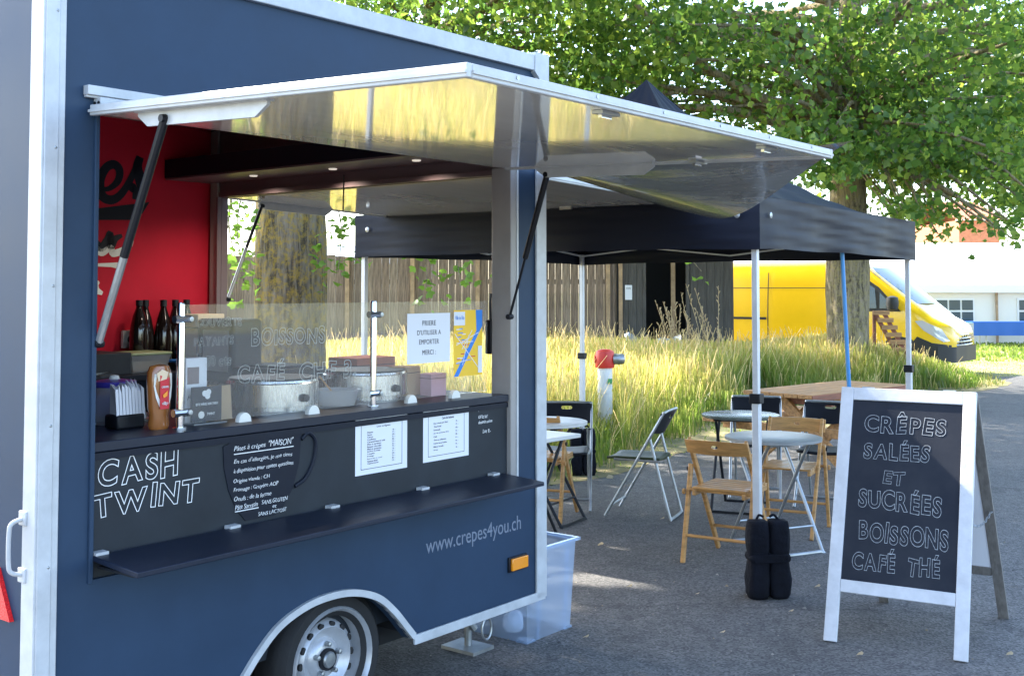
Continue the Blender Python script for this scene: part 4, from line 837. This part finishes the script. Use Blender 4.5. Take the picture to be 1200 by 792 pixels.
o = put('batter_tub', 'clear plastic tub with a wooden spreader between the griddles', 'tub', 1.40, .27); MB().lathe([(.0, 0), (.075, 0), (.09, .06), (.10, .062), (.10, .066), (.088, .066), (.072, .006), (0, .006)], seg=28).build('bowl', 'tub_plastic', o); MB().beam((.0, 0, .03), (-.06, .04, .12), .012, .006).build('spreader', 'wood', o)
def carton(name, label, m_, x, y, z, w, d, h, rz=0.0):
    o = put(name, label, 'box', x, y, z, rz); MB().box(-w/2, w/2, -d/2, d/2, 0, h).build('box', m_, o, .003); MB().box(-w/2-.001, w/2+.001, -d/2-.0015, d/2+.0015, h*.78, h*.80).build('lid_seam', 'ink', o); return o
carton('cardboard_box', 'brown cardboard box behind the white notice', 'cardboard', 1.90, .36, 1.222, .11, .10, .13, .2)
carton('cardboard_box', 'rust coloured box on the end counter behind the white notice', 'box_rust', 2.08, .82, 1.20, .26, .20, .17)
carton('cardboard_box', 'flat dark box on the end counter beside the rust box', 'black_box', 1.99, 1.15, 1.20, .22, .3, .06)
carton('cardboard_box', 'small pink and grey box below the white notice', 'pink', 1.97, .25, 1.222, .10, .07, .10)
o = put('toaster', 'black upright appliance on the end counter', 'appliance', 2.08, 1.85, 1.20); MB().box(-.10, .10, -.16, .16, .0, .34).build('body', 'black_plastic', o, .02); MB().box(-.102, -.099, -.12, .10, .06, .28).build('panel', 'grey_box', o); MB().box(-.115, -.10, .115, .14, .15, .2).build('lever', 'galv', o)
o = put('till', 'low dark till on the end counter behind the griddle', 'till', 2.05, 1.40, 1.20); MB().box(-.16, .16, -.19, .19, 0, .10).build('drawer', 'black_plastic', o, .008); MB().box(-.12, .10, -.15, .15, .1005, .112).build('key_pad', 'slate_dark', o, .003)
for k, (x, y) in enumerate(((1.80, 2.28), (1.88, 2.34), (1.97, 2.30), (2.07, 2.33), (2.16, 2.35))):
    z = 1.262 if x < 1.84 else 1.20
    o = put('cola_bottle', 'dark soft drink bottle lined up against the red wall', 'bottle', x, y, z, 0, 'bottles against the red wall'); s_ = (1.64-z)/.34
    MB().lathe([(0, 0), (.045, 0), (.05, .01*s_), (.05, .18*s_), (.046, .21*s_), (.035, .26*s_), (.018, .30*s_), (.016, .315*s_)], seg=18).build('body', 'cola', o); MB().lathe([(.019, .312*s_), (.019, .34*s_), (0, .341*s_)], seg=14).build('cap', 'black_plastic', o)
carton('dark_crate', 'dark grey box on the back counter by the red wall', 'slate', 1.46, 2.15, 1.262, .22, .30, .11)
o = put('food_tub', 'frosted food tub with pale green lid on the back counter', 'tub', 1.70, 2.12, 1.262); MB().add([(-.10,-.09,0),(.10,-.09,0),(.10,.09,0),(-.10,.09,0),(-.12,-.11,.09),(.12,-.11,.09),(.12,.11,.09),(-.12,.11,.09)], [(3,2,1,0),(4,5,6,7),(0,1,5,4),(1,2,6,5),(2,3,7,6),(3,0,4,7)]).build('tub', 'tub_plastic', o); MB().box(-.125, .125, -.115, .115, .09, .105).build('lid', 'lid_pale', o, .005); MB().box(-.09, .09, -.08, .08, .008, .06).build('contents', 'cardboard', o)
o = put('food_tub', 'dark food tub with blue lid by the cola bottles', 'tub', 1.99, 2.05, 1.20); MB().box(-.09, .09, -.09, .09, 0, .10).build('tub', 'slate', o, .01); MB().box(-.097, .097, -.097, .097, .10, .115).build('lid', 'map_blue', o, .004)
carton('carton_stack', 'stack of cream cartons on the end counter behind the chalk prices', 'label_cream', 2.14, 2.16, 1.20, .18, .14, .36)
o = put('steel_tongs', 'steel tongs lying on the back counter', 'tongs', 1.33, 1.95, 1.262); MB().beam((-.1, 0, .012), (.1, .02, .02), .02, .006).build('arm', 'chrome', o); MB().beam((-.1, 0, .010), (.1, -.03, .006), .02, .006).build('arm', 'chrome', o)

# printed sheets
def sheet_on(name, label, cat, corner, w, h, parent_rot, m_='paper', t=.0012):
    o = thing(name, label, cat, corner, parent_rot); MB().box(0, w, -t, 0, 0, h).build('page', m_, o, smooth=False); return o
sfn = lambda a, b_, c: (a, -.0014-c*.4, b_)
def menu(label, x0, z0, w, h, n, seed):
    o = sheet_on('menu_sheet', label, 'menu', glob(x0, .0175, z0), w, h, TROT); r = random.Random(seed)
    for a0, a1, b0, b1 in ((.03, w-.03, h-.028, h-.026), (.03, w-.03, .020, .022), (.03, .0315, .02, h-.026), (w-.0315, w-.03, .02, h-.026)): MB().box(a0, a1, -.002, -.0013, b0, b1).build('border', 'ink', o, smooth=False)
    text_on('Les crêpes' if n > 12 else 'Carte des boissons', 'ink', o, w*.40, h-.045, w*.26, .010, sfn)
    items = ['Nature', 'Sucre', 'Citron', 'Confiture', 'Caramel beurre salé', 'Pâte à tartiner', 'Banane chocolat', 'Miel et amandes', 'Jambon fromage', 'Complète', 'Fromage', 'Épinards et oeuf', 'Saumon fumé', 'Végétarienne'] if n > 12 else ['Eau minérale 50cl', 'Thé froid', 'Limonade', 'Jus de pommes 33cl', 'Café', 'Thé ou infusion', 'Cidre brut bolée', 'Bière locale', 'Sirop']
    for k in range(n):
        z = h-.062-(h-.09)*k/n; s_ = items[k % len(items)]; text_on(s_, 'ink', o, w*.22, z, min(.45*w, .0052*len(s_)), .0065, sfn); text_on('%d.-' % (4+(k*3) % 8), 'ink', o, w*.70, z, .018, .006, sfn)
menu('white printed menu sheet with the longer price list below the glass post', 1.263, .972, .292, .222, 14, 1); menu('white printed menu sheet with the shorter drinks list beside the chalk note', 1.652, .978, .292, .216, 9, 2)
o = sheet_on('notice_sheet', 'white notice with four lines of black capitals on the glass', 'notice', glob(1.628, .0885, 1.385), .272, .212, TROT)
for body, z, w in (('PRIERE', .160, .085), ("D'UTILISER A", .120, .15), ('EMPORTER', .080, .125), ('MERCI :', .035, .085)): text_on(body, 'ink', o, .136-w/2, z, w, .021, sfn, spacing=1.1)
o = sheet_on('map_poster', 'yellow town map leaflet with a blue river on the glass', 'poster', glob(1.925, .0885, 1.315), .195, .292, TROT, 'map_yellow')
MB().plate([(.0, 0), (.03, 0), (.195, .22), (.195, .292), (.15, .292), (.155, .20)], (), .0006, lambda a, b_, c: (a, -.0013-c, b_)).build('river', 'map_blue', o)
MB().plate([(.0, .225), (.075, .225), (.075, .285), (.0, .285)], (), .0006, lambda a, b_, c: (a, -.0013-c, b_)).build('title_box', 'paper', o); MB().plate([(.165, .01), (.193, .01), (.193, .13), (.165, .13)], (), .0006, lambda a, b_, c: (a, -.0022-c, b_)).build('legend', 'paper', o)
text_on('Ville de fête', 'map_blue', o, .008, .25, .062, .018, lambda a, b_, c: (a, -.0022-c*.3, b_)); rr = random.Random(8)
for k in range(16):
    x, z = rr.uniform(.01, .13), rr.uniform(.03, .215); MB().box(x, x+rr.uniform(.02, .05), -.0018, -.0012, z, z+.004).build('street_name', rr.choice(['paper', 'label_red', 'map_blue']), o, smooth=False)
for k in range(6): MB().beam((rr.uniform(0, .06), -.0016, rr.uniform(.02, .2)), (rr.uniform(.09, .19), -.0016, rr.uniform(.02, .22)), .003, .001, (0, 1, 0)).build('street', 'paper', o, smooth=False)

# ------------------------------------------------------------------ storage bin at the trailer's end
o = thing('storage_bin', 'translucent blue tinted plastic storage bin at the end of the trailer', 'bin', glob(2.50, .12, 0), TROT)
b = MB(); bw, bd, bh_ = .40, .56, .445; k = .022
o1 = [(k, k, 0), (bw-k, k, 0), (bw-k, bd-k, 0), (k, bd-k, 0), (0, 0, bh_), (bw, 0, bh_), (bw, bd, bh_), (0, bd, bh_)]
b.add([(x, y, z+.004) for x, y, z in o1], [(3,2,1,0),(0,1,5,4),(1,2,6,5),(2,3,7,6),(3,0,4,7)]); b.build('tub', 'bin_plastic', o, smooth=False)
rm = MB(); rm.plate([(-.018, -.018), (bw+.018, -.018), (bw+.018, bd+.018), (-.018, bd+.018)], [[(.0, .0), (bw, .0), (bw, bd), (.0, bd)]], .014, lambda a, b_, c: (a, b_, bh_-.008+c)); rm.build('rim', 'bin_plastic', o, smooth=False)
for x in (.09, .31): MB().add([(x, k*.9-.006, .008), (x+.022, k*.9-.006, .008), (x+.03, -.008, bh_-.01), (x-.01, -.008, bh_-.01)], [(0,1,2,3)]).build('rib', 'bin_plastic', o, smooth=False)
for x in (k-.008, bw-k-.06):
    for y in (k-.008, bd-k-.06): MB().box(x, x+.068, y, y+.068, -.002, .014).build('foot', 'bin_plastic', o, smooth=False)
pb = thing('crumpled_paper', 'crumpled white paper lying in the plastic storage bin', 'paper', glob(2.62, .30, .008), TROT)
b = MB(); r = random.Random(5); b.grid(lambda u, v: (.06*math.cos(6.283*u)*math.sin(math.pi*(.02+.96*v))*r.uniform(.7, 1.1), .06*math.sin(6.283*u)*math.sin(math.pi*(.02+.96*v))*r.uniform(.7, 1.1), .055-.055*math.cos(math.pi*v)), 10, 6); b.build('ball', 'paper', pb, smooth=False)

# ------------------------------------------------------------------ pop-up tent
TN = gnd(891, 698); ta = R(55); TS = 3.0
tl = lambda x, y, z=0.0: Vector((TN.x+x*math.cos(ta)-y*math.sin(ta), TN.y+x*math.sin(ta)+y*math.cos(ta), z))
G = thing('pop_up_tent', 'black pop-up canopy tent with pale metal legs beside the trailer', 'tent', (TN.x, TN.y, 0), ta)
e0, e1, vz0, vz1, pk = -.03, TS+.03, 1.925, 2.225, 3.27; half = (e1-e0)/2; cxy = TS/2
def roofp(k):
    def f(u, v):       # v 0 eave .. 1 peak
        r_ = 1-v; a = -1+2*u; x, y = [(a*r_, -r_), (r_, a*r_), (-a*r_, r_), (-r_, -a*r_)][k]
        z = vz1+(pk-vz1)*(v**1.75)-.035*math.sin(math.pi*v)*(1-a*a)+.10*max(0, v-.86)/.14*.0
        return (cxy+x*half, cxy+y*half, z-.008*math.sin(u*23+k+3*v)*math.sin(math.pi*v)-.010*math.sin(v*21+u*4+k)*math.sin(math.pi*v)*(1-abs(a))-.006*math.sin(v*47-u*9)*math.sin(math.pi*v))
    return f
def valp(k):
    def f(u, v):
        a = -1+2*u; x, y = [(a, -1), (1, a), (-a, 1), (-1, -a)][k]; w_ = .014*math.sin(u*13+k*2)*(1-v)+.006*math.sin(u*29+k)*(1-v)+.0035*math.sin(v*7+u*5+k)*math.sin(v*math.pi)+.0022*math.sin(v*23+u*11+2*k)+.0015*math.sin(v*37-u*19); nx, ny = [(0, -1), (1, 0), (0, 1), (-1, 0)][k]
        return (cxy+x*half+nx*w_*(1-a*a)**.3 if abs(a) < 1 else cxy+x*half, cxy+y*half+ny*w_*(1-a*a)**.3 if abs(a) < 1 else cxy+y*half, vz0+(vz1-vz0)*v+.012*math.sin(math.pi*u)*(1-v)+.003*math.sin(u*17)*(1-v))
    return f
for k in range(4):
    MB().grid(roofp(k), 40, 36).build('roof_panel', 'tent', G, ang=80); MB().grid(valp(k), 70, 18).build('valance', 'tent', G, ang=80)
for x, y in ((.02, .02), (TS-.02, .02), (.02, TS-.02), (TS-.02, TS-.02)):
    lg = MB().box(x-.017, x+.017, y-.017, y+.017, .006, 2.16).build('leg', 'alu_leg', G, .003); MB().box(x-.021, x+.021, y-.021, y+.021, .004, 1.08).build('lower_tube', 'alu_leg', lg, .003)
    MB().box(x-.05, x+.05, y-.05, y+.05, .0045, .012).build('foot_plate', 'alu_leg', lg); MB().box(x-.032, x+.032, y-.032, y+.032, 1.06, 1.115).build('slider', 'black_plastic', lg, .004); MB().box(x-.034, x+.034, y-.034, y+.034, 2.02, 2.17).build('corner_joint', 'black_plastic', lg)
for k in range(4):
    for (a0, z0, a1, z1) in ((0, 2.14, .5, 1.985), (0, 2.0, .5, 2.14), (.5, 2.14, 1, 2.0), (.5, 1.985, 1, 2.14)):
        f = lambda a: [(a*TS, .03), (TS-.03, a*TS), (TS-a*TS, TS-.03), (.03, TS-a*TS)][k]
        MB().beam((*f(a0), z0), (*f(a1), z1), .022, .012, (0, 0, 1)).build('truss_bar', 'alu_leg', G)
for x, y in ((.03, .03), (TS-.03, .03), (.03, TS-.03), (TS-.03, TS-.03)): MB().beam((x, y, 2.16), (cxy, cxy, 2.72), .02, .02).build('rafter', 'dark_metal', G)
MB().tube([(cxy, cxy, 2.45), (cxy, cxy, 3.24)], .022, 8).build('peak_pole', 'dark_metal', G)
for x, y, z in ((-.045, .10, 2.12), (.10, -.045, 2.12), (-.045, TS-.1, 2.12)): MB().lathe([(.008, -.004), (.018, 0), (.008, .004)], (x, y, z), 12, 'x' if x < 0 else 'y').build('eyelet', 'galv', G)
def weights(x, y, label, rz):
    p = tl(x, y); o = thing('leg_weight', label, 'sandbag', p, ta+rz); o.scale = (.86, .86, .90)
    for sx in (-1, 1):
        b = MB(); prof = [(0, .0, .0), (.004, .055, .06), (.03, .066, .072), (.07, .069, .075), (.12, .071, .077), (.17, .068, .073), (.21, .064, .068), (.235, .058, .062), (.26, .063, .067), (.31, .067, .070), (.36, .068, .071), (.41, .066, .069), (.45, .062, .066), (.468, .056, .058), (.474, .0, .0)]
        sg = 18; ph = sx*1.3; vs = []
        for z, rx, ry in prof:
            for k in range(sg):
                a = 2*math.pi*k/sg; cc_, ss_ = math.cos(a), math.sin(a); w_ = 1+.04*math.sin(3*a+z*17+ph)+.03*math.sin(5*a-z*31+ph)+.02*math.sin(z*70+a*2); e = .5
                vs.append((sx*.068+rx*w_*math.copysign(abs(cc_)**e, cc_)+.02*(.25-z)*sx*.4, -.06+ry*w_*math.copysign(abs(ss_)**e, ss_), z+.004))
        b.add(vs, [(i*sg+k, i*sg+(k+1) % sg, (i+1)*sg+(k+1) % sg, (i+1)*sg+k) for i in range(len(prof)-1) for k in range(sg)]); b.build('bag', 'bag', o, ang=70)
    MB().plate([(-.137, .0), (.137, .0), (.137, .055), (-.137, .055)], (), .154, lambda a, b_, c: (a, -.137+c, .225+b_)).build('strap', 'bag', o, .03)
    for sx in (-1, 1): MB().tube(smoothpts([(sx*.08, -.06, .465), (sx*.05, -.04, .50), (sx*.02, -.04, .49)], 4), .008, 6).build('handle', 'bag', o)
weights(.02, -.02, 'black twin sandbag strapped round the tent leg beside the chalk board', R(-55+6)); weights(TS-.02, TS-.02, 'black sandbag on the tent leg at the grass edge', R(-55))
def pole(x, y, label):
    p = tl(x, y); o = thing('blue_pole', label, 'pole', p); MB().tube([(.16, 0, .004), (.115, 0, 1.0)], .017, 10).build('lower_tube', 'blue_pole', o); MB().tube([(.116, 0, .98), (.07, 0, 2.14)], .014, 10).build('upper_tube', 'blue_pole', o); MB().lathe([(.022, .96), (.022, 1.02)], (.116, 0, 0), 10).build('collar', 'blue_pole', o); MB().lathe([(.05, .001), (.05, .008), (.02, .02)], (.16, 0, 0), 12).build('foot', 'black_plastic', o)
pole(1.45, .09, 'blue pole propping the tent edge by the picnic table'); pole(1.5, TS-.09, 'blue pole propping the tent edge on the meadow side')

# ------------------------------------------------------------------ A-board
FL, FR, BR = gnd(966, 751), gnd(1135, 777), gnd(1180, 726)
ax = (FR-FL).normalized(); ayv = Vector((-ax.y, ax.x, 0)); bwid = (FR-FL).length; bdep = (BR-FR).dot(ayv)
o = thing('chalk_board', 'white framed A-board chalkboard listing crepes and drinks', 'sign', FL, math.atan2(ax.y, ax.x))
hb = 1.185; th = math.atan2(bdep/2, hb); sl_ = math.hypot(bdep/2, hb)
ff = lambda a, b_, c: (a, b_*math.sin(th)-c*math.cos(th), b_*math.cos(th)+c*math.sin(th)+.004)
fb = lambda a, b_, c: (a+.075*(1-b_/sl_), bdep-b_*math.sin(th)+c*math.cos(th), b_*math.cos(th)+c*math.sin(th)+.004)
def bar(fn, a0, a1, b0, b1, c0, c1, name, m_, par, bev=.003):
    b = MB(); b.add([fn(*p) for p in ((a0,b0,c0),(a1,b0,c0),(a1,b1,c0),(a0,b1,c0),(a0,b0,c1),(a1,b0,c1),(a1,b1,c1),(a0,b1,c1))], [(3,2,1,0),(4,5,6,7),(0,1,5,4),(1,2,6,5),(2,3,7,6),(3,0,4,7)]); return b.build(name, m_, par, bev)
fwid = .062
for a0 in (0, bwid-fwid): bar(ff, a0, a0+fwid, 0, sl_, 0, .024, 'stile', 'frame_white', o)
bar(ff, fwid+.0005, bwid-fwid-.0005, sl_-.065, sl_-.001, .001, .023, 'top_rail', 'frame_white', o); bar(ff, fwid+.0005, bwid-fwid-.0005, .235, .295, .001, .023, 'bottom_rail', 'frame_white', o)
panel = bar(ff, fwid-.004, bwid-fwid+.004, .290, sl_-.060, .006, .014, 'slate_panel', 'board_slate', o, 0)
for a0 in (0, bwid-.055): bar(fb, a0+.002, a0+.053, .0, sl_-.012, 0, .022, 'rear_stile', 'frame_grey', o)
bar(fb, .056, bwid-.056, .24, .29, .002, .02, 'rear_rail', 'frame_grey', o); bar(fb, .056, bwid-.056, sl_-.08, sl_-.02, .002, .02, 'rear_rail', 'frame_grey', o); bar(fb, .05, bwid-.05, .285, sl_-.07, .006, .012, 'rear_panel', 'paper', o, 0)
for a0 in (.10, bwid-.16): MB().tube([(a0, bdep/2, hb+.006), (a0+.06, bdep/2, hb+.006)], .008, 8).build('hinge', 'galv', o)
p0, p1 = Vector(ff(bwid-.01, .62, -.005)), Vector(fb(bwid-.01, .62, -.005))
for k in range(13):
    f = (k+.5)/13; c = p0.lerp(p1, f)-Vector((0, 0, .035*math.sin(math.pi*f))); L2 = (p1-p0).length/13*.75; MB().tube([c+Vector((0, L2*math.cos(a), 0))+(Vector((0, 0, 1)) if k % 2 else Vector((1, 0, 0)))*.006*math.sin(a) for a in (j*math.pi/4 for j in range(9))], .002, 5).build('chain_link', 'galv', o)
pw, ph0, ph1 = bwid-2*fwid, .295, sl_-.065
for body, f0, f1, g0, g1, sd2 in (('CRÊPES', .12, .86, .055, .185, 4), ('SALÉES', .13, .73, .215, .335, 5), ('ET', .32, .52, .39, .47, 6), ('SUCRÉES', .11, .85, .475, .61, 7), ('BOISSONS', .13, .92, .665, .785, 8), ('CAFÉ  THÉ', .09, .86, .81, .945, 9)):
    hand_on(body, 'chalk_dim', panel, fwid+pw*f0, ph1-(ph1-ph0)*g1, pw*(f1-f0), (ph1-ph0)*(g1-g0), lambda a, b_, c: ff(a, b_, .0142+c), .010, sd2, tilt=-.03 if sd2 in (7, 8) else 0)

# ------------------------------------------------------------------ chairs and tables
def wood_chair(label, loc, rz):     # local: facing +y
    o = thing('folding_chair', label, 'chair', loc, rz, 'wooden folding chairs')
    for s_ in (-1, 1):
        MB().beam((s_*.185, .26, .004), (s_*.185, -.215, .77), .022, .036, (0, 1, 0)).build('front_leg', 'wood', o, .004)
        MB().beam((s_*.215, -.255, .004), (s_*.209, -.128, .60), .022, .038, (0, 1, 0)).build('rear_leg', 'wood', o, .004)
        MB().beam((s_*.162, -.20, .432), (s_*.162, .20, .440), .022, .034).build('seat_rail', 'wood', o, .004)
        MB().lathe([(.014, -.006), (.014, .006)], (s_*.225, -.135, .57), 10, 'x').build('pivot', 'dark_metal', o)
        MB().lathe([(.018, -.006), (.018, .006)], (s_*.232, -.19, .435), 10, 'x').build('pivot', 'wood', o)
    for k in range(6): MB().box(-.175, .175, -.19+k*.066, -.19+k*.066+.056, .455, .469).build('slat', 'wood', o, .004)
    for y, z in ((-.222, .17), ): MB().tube([(-.21, y, z), (.21, y, z)], .010, 8).build('stretcher', 'wood', o)
    MB().tube([(-.18, .157, .17), (.18, .157, .17)], .010, 8).build('stretcher', 'wood', o); MB().tube([(-.21, -.165, .445), (.21, -.165, .445)], .011, 8).build('stretcher', 'wood', o)
    b = MB(); hole = [(.022*math.cos(a), .005+.012*math.sin(a)) for a in (k*math.pi/5 for k in range(10))]; N_ = 12
    outl = [(-.205+.41*k/N_, -.045-.004*math.cos(math.pi*(k/N_-.5))) for k in range(N_+1)]+[(.205-.41*k/N_, .042+.004*math.cos(math.pi*(k/N_-.5))) for k in range(N_+1)]
    b.plate(outl, [hole], .016, lambda a, b_, c: (a, -.205-.035*(1-(a/.2)**2)+c-b_*.55-.016, .725+b_)); b.build('backrest', 'wood', o, .003)
    return o
def dirz(v): return math.atan2(-v.x, v.y)      # turn so that local +y looks along v
def at_feet(pl, pr): return (pl+pr)/2
p = gnd(800, 660); fwd = (gnd(838, 641)-p).normalized(); rt = Vector((fwd.y, -fwd.x, 0)); c1 = p+rt*.215+fwd*.255
wood_chair('wooden folding chair with slatted seat next to the sandbagged tent leg', c1, dirz(fwd))
fp = gnd(951, 634); fwd = Vector((-.42, -.905, 0)).normalized(); rt = Vector((fwd.y, -fwd.x, 0)); wood_chair('wooden folding chair pushed up behind the grey round table', fp-fwd*.26+rt*.185, dirz(fwd))
p = gnd(657, 613); fwd = Vector((-.8, -.6, 0)); wood_chair('wooden folding chair half hidden at the trailer corner', p-Vector((.12, -.24, 0)), dirz(Vector((.35, .94, 0)).normalized()))
def metal_chair(label, loc, rz, seat='black_plastic', tube='galv'):
    o = thing('folding_chair', label, 'chair', loc, rz, 'black and metal folding chairs'); r_ = .011
    MB().tube(smoothpts([(-.20, .24, .012), (-.20, .0, .42), (-.20, -.14, .66), (-.195, -.205, .775), (-.16, -.215, .79), (.16, -.215, .79), (.195, -.205, .775), (.20, -.14, .66), (.20, .0, .42), (.20, .24, .012)], 4), r_, 8).build('back_frame', tube, o)
    MB().tube(smoothpts([(-.175, -.10, .60), (-.175, -.19, .25), (-.175, -.25, .03), (-.15, -.258, .013), (.15, -.258, .013), (.175, -.25, .03), (.175, -.19, .25), (.175, -.10, .60)], 4), r_, 8).build('rear_frame', tube, o)
    MB().tube([(-.2, .19, .095), (.2, .19, .095)], .008, 8).build('stretcher', tube, o)
    for s_ in (-1, 1): MB().tube([(s_*.187, -.10, .59), (s_*.187, -.10, .60)], .013, 8).build('pivot', 'dark_metal', o); MB().tube([(s_*.188, -.17, .43), (s_*.188, .17, .435)], .009, 8).build('seat_rail', tube, o)
    MB().grid(lambda u, v: (-.175+.35*u, -.17+.40*v, .455-.012*math.sin(math.pi*u)-.02*max(0, v-.8)), 8, 10).build('seat', seat, o, 0).modifiers.new('s', 'SOLIDIFY').thickness = .018
    b = MB(); hole = [(.045*math.copysign(abs(math.cos(a))**.5, math.cos(a)), .035+.014*math.copysign(abs(math.sin(a))**.7, math.sin(a))) for a in (k*math.pi/6 for k in range(12))]; N_ = 12
    outl = [(-.205+.41*k/N_, -.075-.02*math.sin(math.pi*k/N_)) for k in range(N_+1)]+[(.205-.41*k/N_, .070+.012*math.sin(math.pi*k/N_)) for k in range(N_+1)]
    b.plate(outl, [hole], .014, lambda a, b_, c: (a, -.175-.03*(1-(a/.2)**2)+c-b_*.5, .715+b_)); b.build('backrest', 'black_plastic', o, .004)
    return o
p = (gnd(721, 608)+gnd(786, 608))/2
metal_chair('folding chair with silver tubes and olive sheen seat turned sideways', p+Vector((.02, .17, 0)), dirz(Vector((-.93, .37, 0)).normalized()), 'seat_sheen')
metal_chair('black backed folding chair behind the dark round table', Vector((2.02, 9.55, 0)), dirz(Vector((-.25, -.97, 0)).normalized()))
metal_chair('black backed folding chair between the wooden chair and the picnic table', Vector((2.48, 9.1, 0)), dirz(Vector((-.45, -.9, 0)).normalized()))
metal_chair('black backed folding chair at the white round table by the meadow', Vector((.42, 9.05, 0)), dirz(Vector((-.1, -1, 0)).normalized()))
def round_table(label, x, y, rad, m_, leg, rz, h=.73):
    o = thing('bistro_table', label, 'table', (x, y, 0), rz, 'round bistro tables')
    MB().lathe([(rad-.006, h-.022), (rad, h-.02), (rad, h-.002), (rad-.006, h), (0, h)], seg=48).build('tabletop', m_, o)
    for s_ in (-1, 1):
        f = s_*.0; w1 = .19 if s_ > 0 else .165
        MB().tube(smoothpts([(-w1, s_*.20, h-.03), (-w1, s_*.12, h-.10), (-w1, -s_*.24, .03), (-w1+.02, -s_*.25, .012), (w1-.02, -s_*.25, .012), (w1, -s_*.24, .03), (w1, s_*.12, h-.10), (w1, s_*.20, h-.03)], 4), .0115, 8).build('leg_frame', leg, o)
        MB().tube([(-w1, s_*.20, h-.03), (w1, s_*.20, h-.03)], .010, 8).build('top_bar', leg, o)
        MB().tube([(-w1, -s_*.165, .16), (w1, -s_*.165, .16)], .008, 8).build('stretcher', leg, o)
    return o
q1 = gnd(906, 511, .73); round_table('round grey bistro table with silver legs behind the tent leg', q1.x, q1.y, .315, 'table_grey', 'galv', R(25))
q2 = gnd(868, 485, .73); round_table('round dark olive bistro table with black legs', q2.x, q2.y, .30, 'table_dark', 'dark_metal', R(-20))
q3 = gnd(636, 493, .73); round_table('round white bistro table with black legs at the trailer corner', q3.x, q3.y, .33, 'table_white', 'dark_metal', R(60))
# square white table partly behind the trailer
c = gnd(681, 508, .735); o = thing('square_table', 'square white folding table next to the trailer corner', 'table', (c.x, c.y, 0), R(140))
MB().box(0, .62, 0, .62, .71, .735).build('tabletop', 'table_white', o, .004)
for x in (.08, .54): MB().tube([(x, .10, .71), (x, .52, .012)], .011, 8).build('leg', 'dark_metal', o); MB().tube([(x+.02, .52, .71), (x+.02, .10, .012)], .011, 8).build('leg', 'dark_metal', o)
for y in (.12, .50): MB().tube([(.08, y, .05), (.56, y, .05)], .008, 8).build('stretcher', 'dark_metal', o)
# picnic table
a, b_ = gnd(870, 457, .75), gnd(1040, 440, .75); d = (b_-a).normalized(); o = thing('picnic_table', 'brown wooden picnic table with benches beyond the round tables', 'table', (a.x, a.y, 0), math.atan2(d.y, d.x)); pl = 1.75
for k in range(5): MB().box(0, pl, -.75+k*.15, -.608+k*.15, .712, .75).build('tabletop_plank', 'wood_picnic', o, .004)
MB().box(-.001, pl+.001, -.762, -.751, .69, .745).build('edge_board', 'wood_red', o)
for y0 in (-1.27, .25):
    for k in range(2): MB().box(.05, pl-.05, y0+k*.135, y0+.128+k*.135, .415, .45).build('bench_plank', 'wood_picnic', o, .004)
for x in (.38, pl-.38):
    for s_, y0, y1 in ((-1, -.15, -.97), (1, -.61, .21)): MB().beam((x+.05*s_, y0, .71), (x+.05*s_, y1, .006), .045, .11, (0, 1, 0)).build('leg', 'wood_picnic', o, .004)
    MB().box(x-.02, x+.02, -1.25, .50, .33, .414).build('bench_bearer', 'wood_picnic', o, .004); MB().box(x-.025, x+.025, -.73, -.03, .62, .711).build('top_bearer', 'wood_red', o, .004)
MB().beam((.40, -.38, .38), (pl/2, -.38, .70), .04, .08).build('brace', 'wood_picnic', o); MB().beam((pl-.40, -.38, .38), (pl/2, -.38, .70), .04, .08).build('brace', 'wood_picnic', o)
# loose grit and bits of dry leaf on the yard
ng = 5200; gx = rs.uniform(-.5, 9, ng); gy = 2.5+rs.rand(ng)**1.3*13; ok = (gy < edge_y(gx)-.05); gx, gy = gx[ok], gy[ok]; ng = len(gx)
gs = rs.uniform(.0025, .0075, ng)*np.where(rs.rand(ng) < .06, 2.2, 1); ga = rs.uniform(0, 6.28, ng)
gv = np.stack([np.stack([gx+gs*np.cos(ga+k)*f, gy+gs*np.sin(ga+k)*f, np.full(ng, .003)], 1) for k, f in ((0, 1), (2.1, 1.2), (4.2, .9))]+[np.stack([gx, gy, .004+gs*.7], 1)], 1)
gi = np.arange(ng)[:, None]*4
tag(link('grit', np_mesh('grit', gv.reshape(-1, 3), np.concatenate([gi+np.array([[0, 1, 3]]), gi+np.array([[1, 2, 3]]), gi+np.array([[2, 0, 3]])]), 'grit'), kind='stuff'), 'loose grit and crumbs scattered over the asphalt', 'grit')
# leaf litter on the yard
lf = leaf_mesh('leaf', np.zeros((1, 3)), 1.0, 9, 'dry_stalk')
for px, py, s_ in ((713, 560, .09), (740, 690, .05), (1010, 770, .05), (850, 745, .04), (960, 690, .05), (705, 640, .06), (778, 610, .05), (1165, 640, .06), (1120, 560, .05), (930, 720, .04), (820, 700, .035), (1185, 770, .05), (690, 750, .045)):
    p = gnd(px, py); tag(link('fallen_leaf', lf, loc=(p.x, p.y, .03), rot=(1.3, .2, s_*40), scale=(s_, s_, s_)), 'small dry fallen leaf lying on the asphalt', 'leaf', 'fallen leaves')
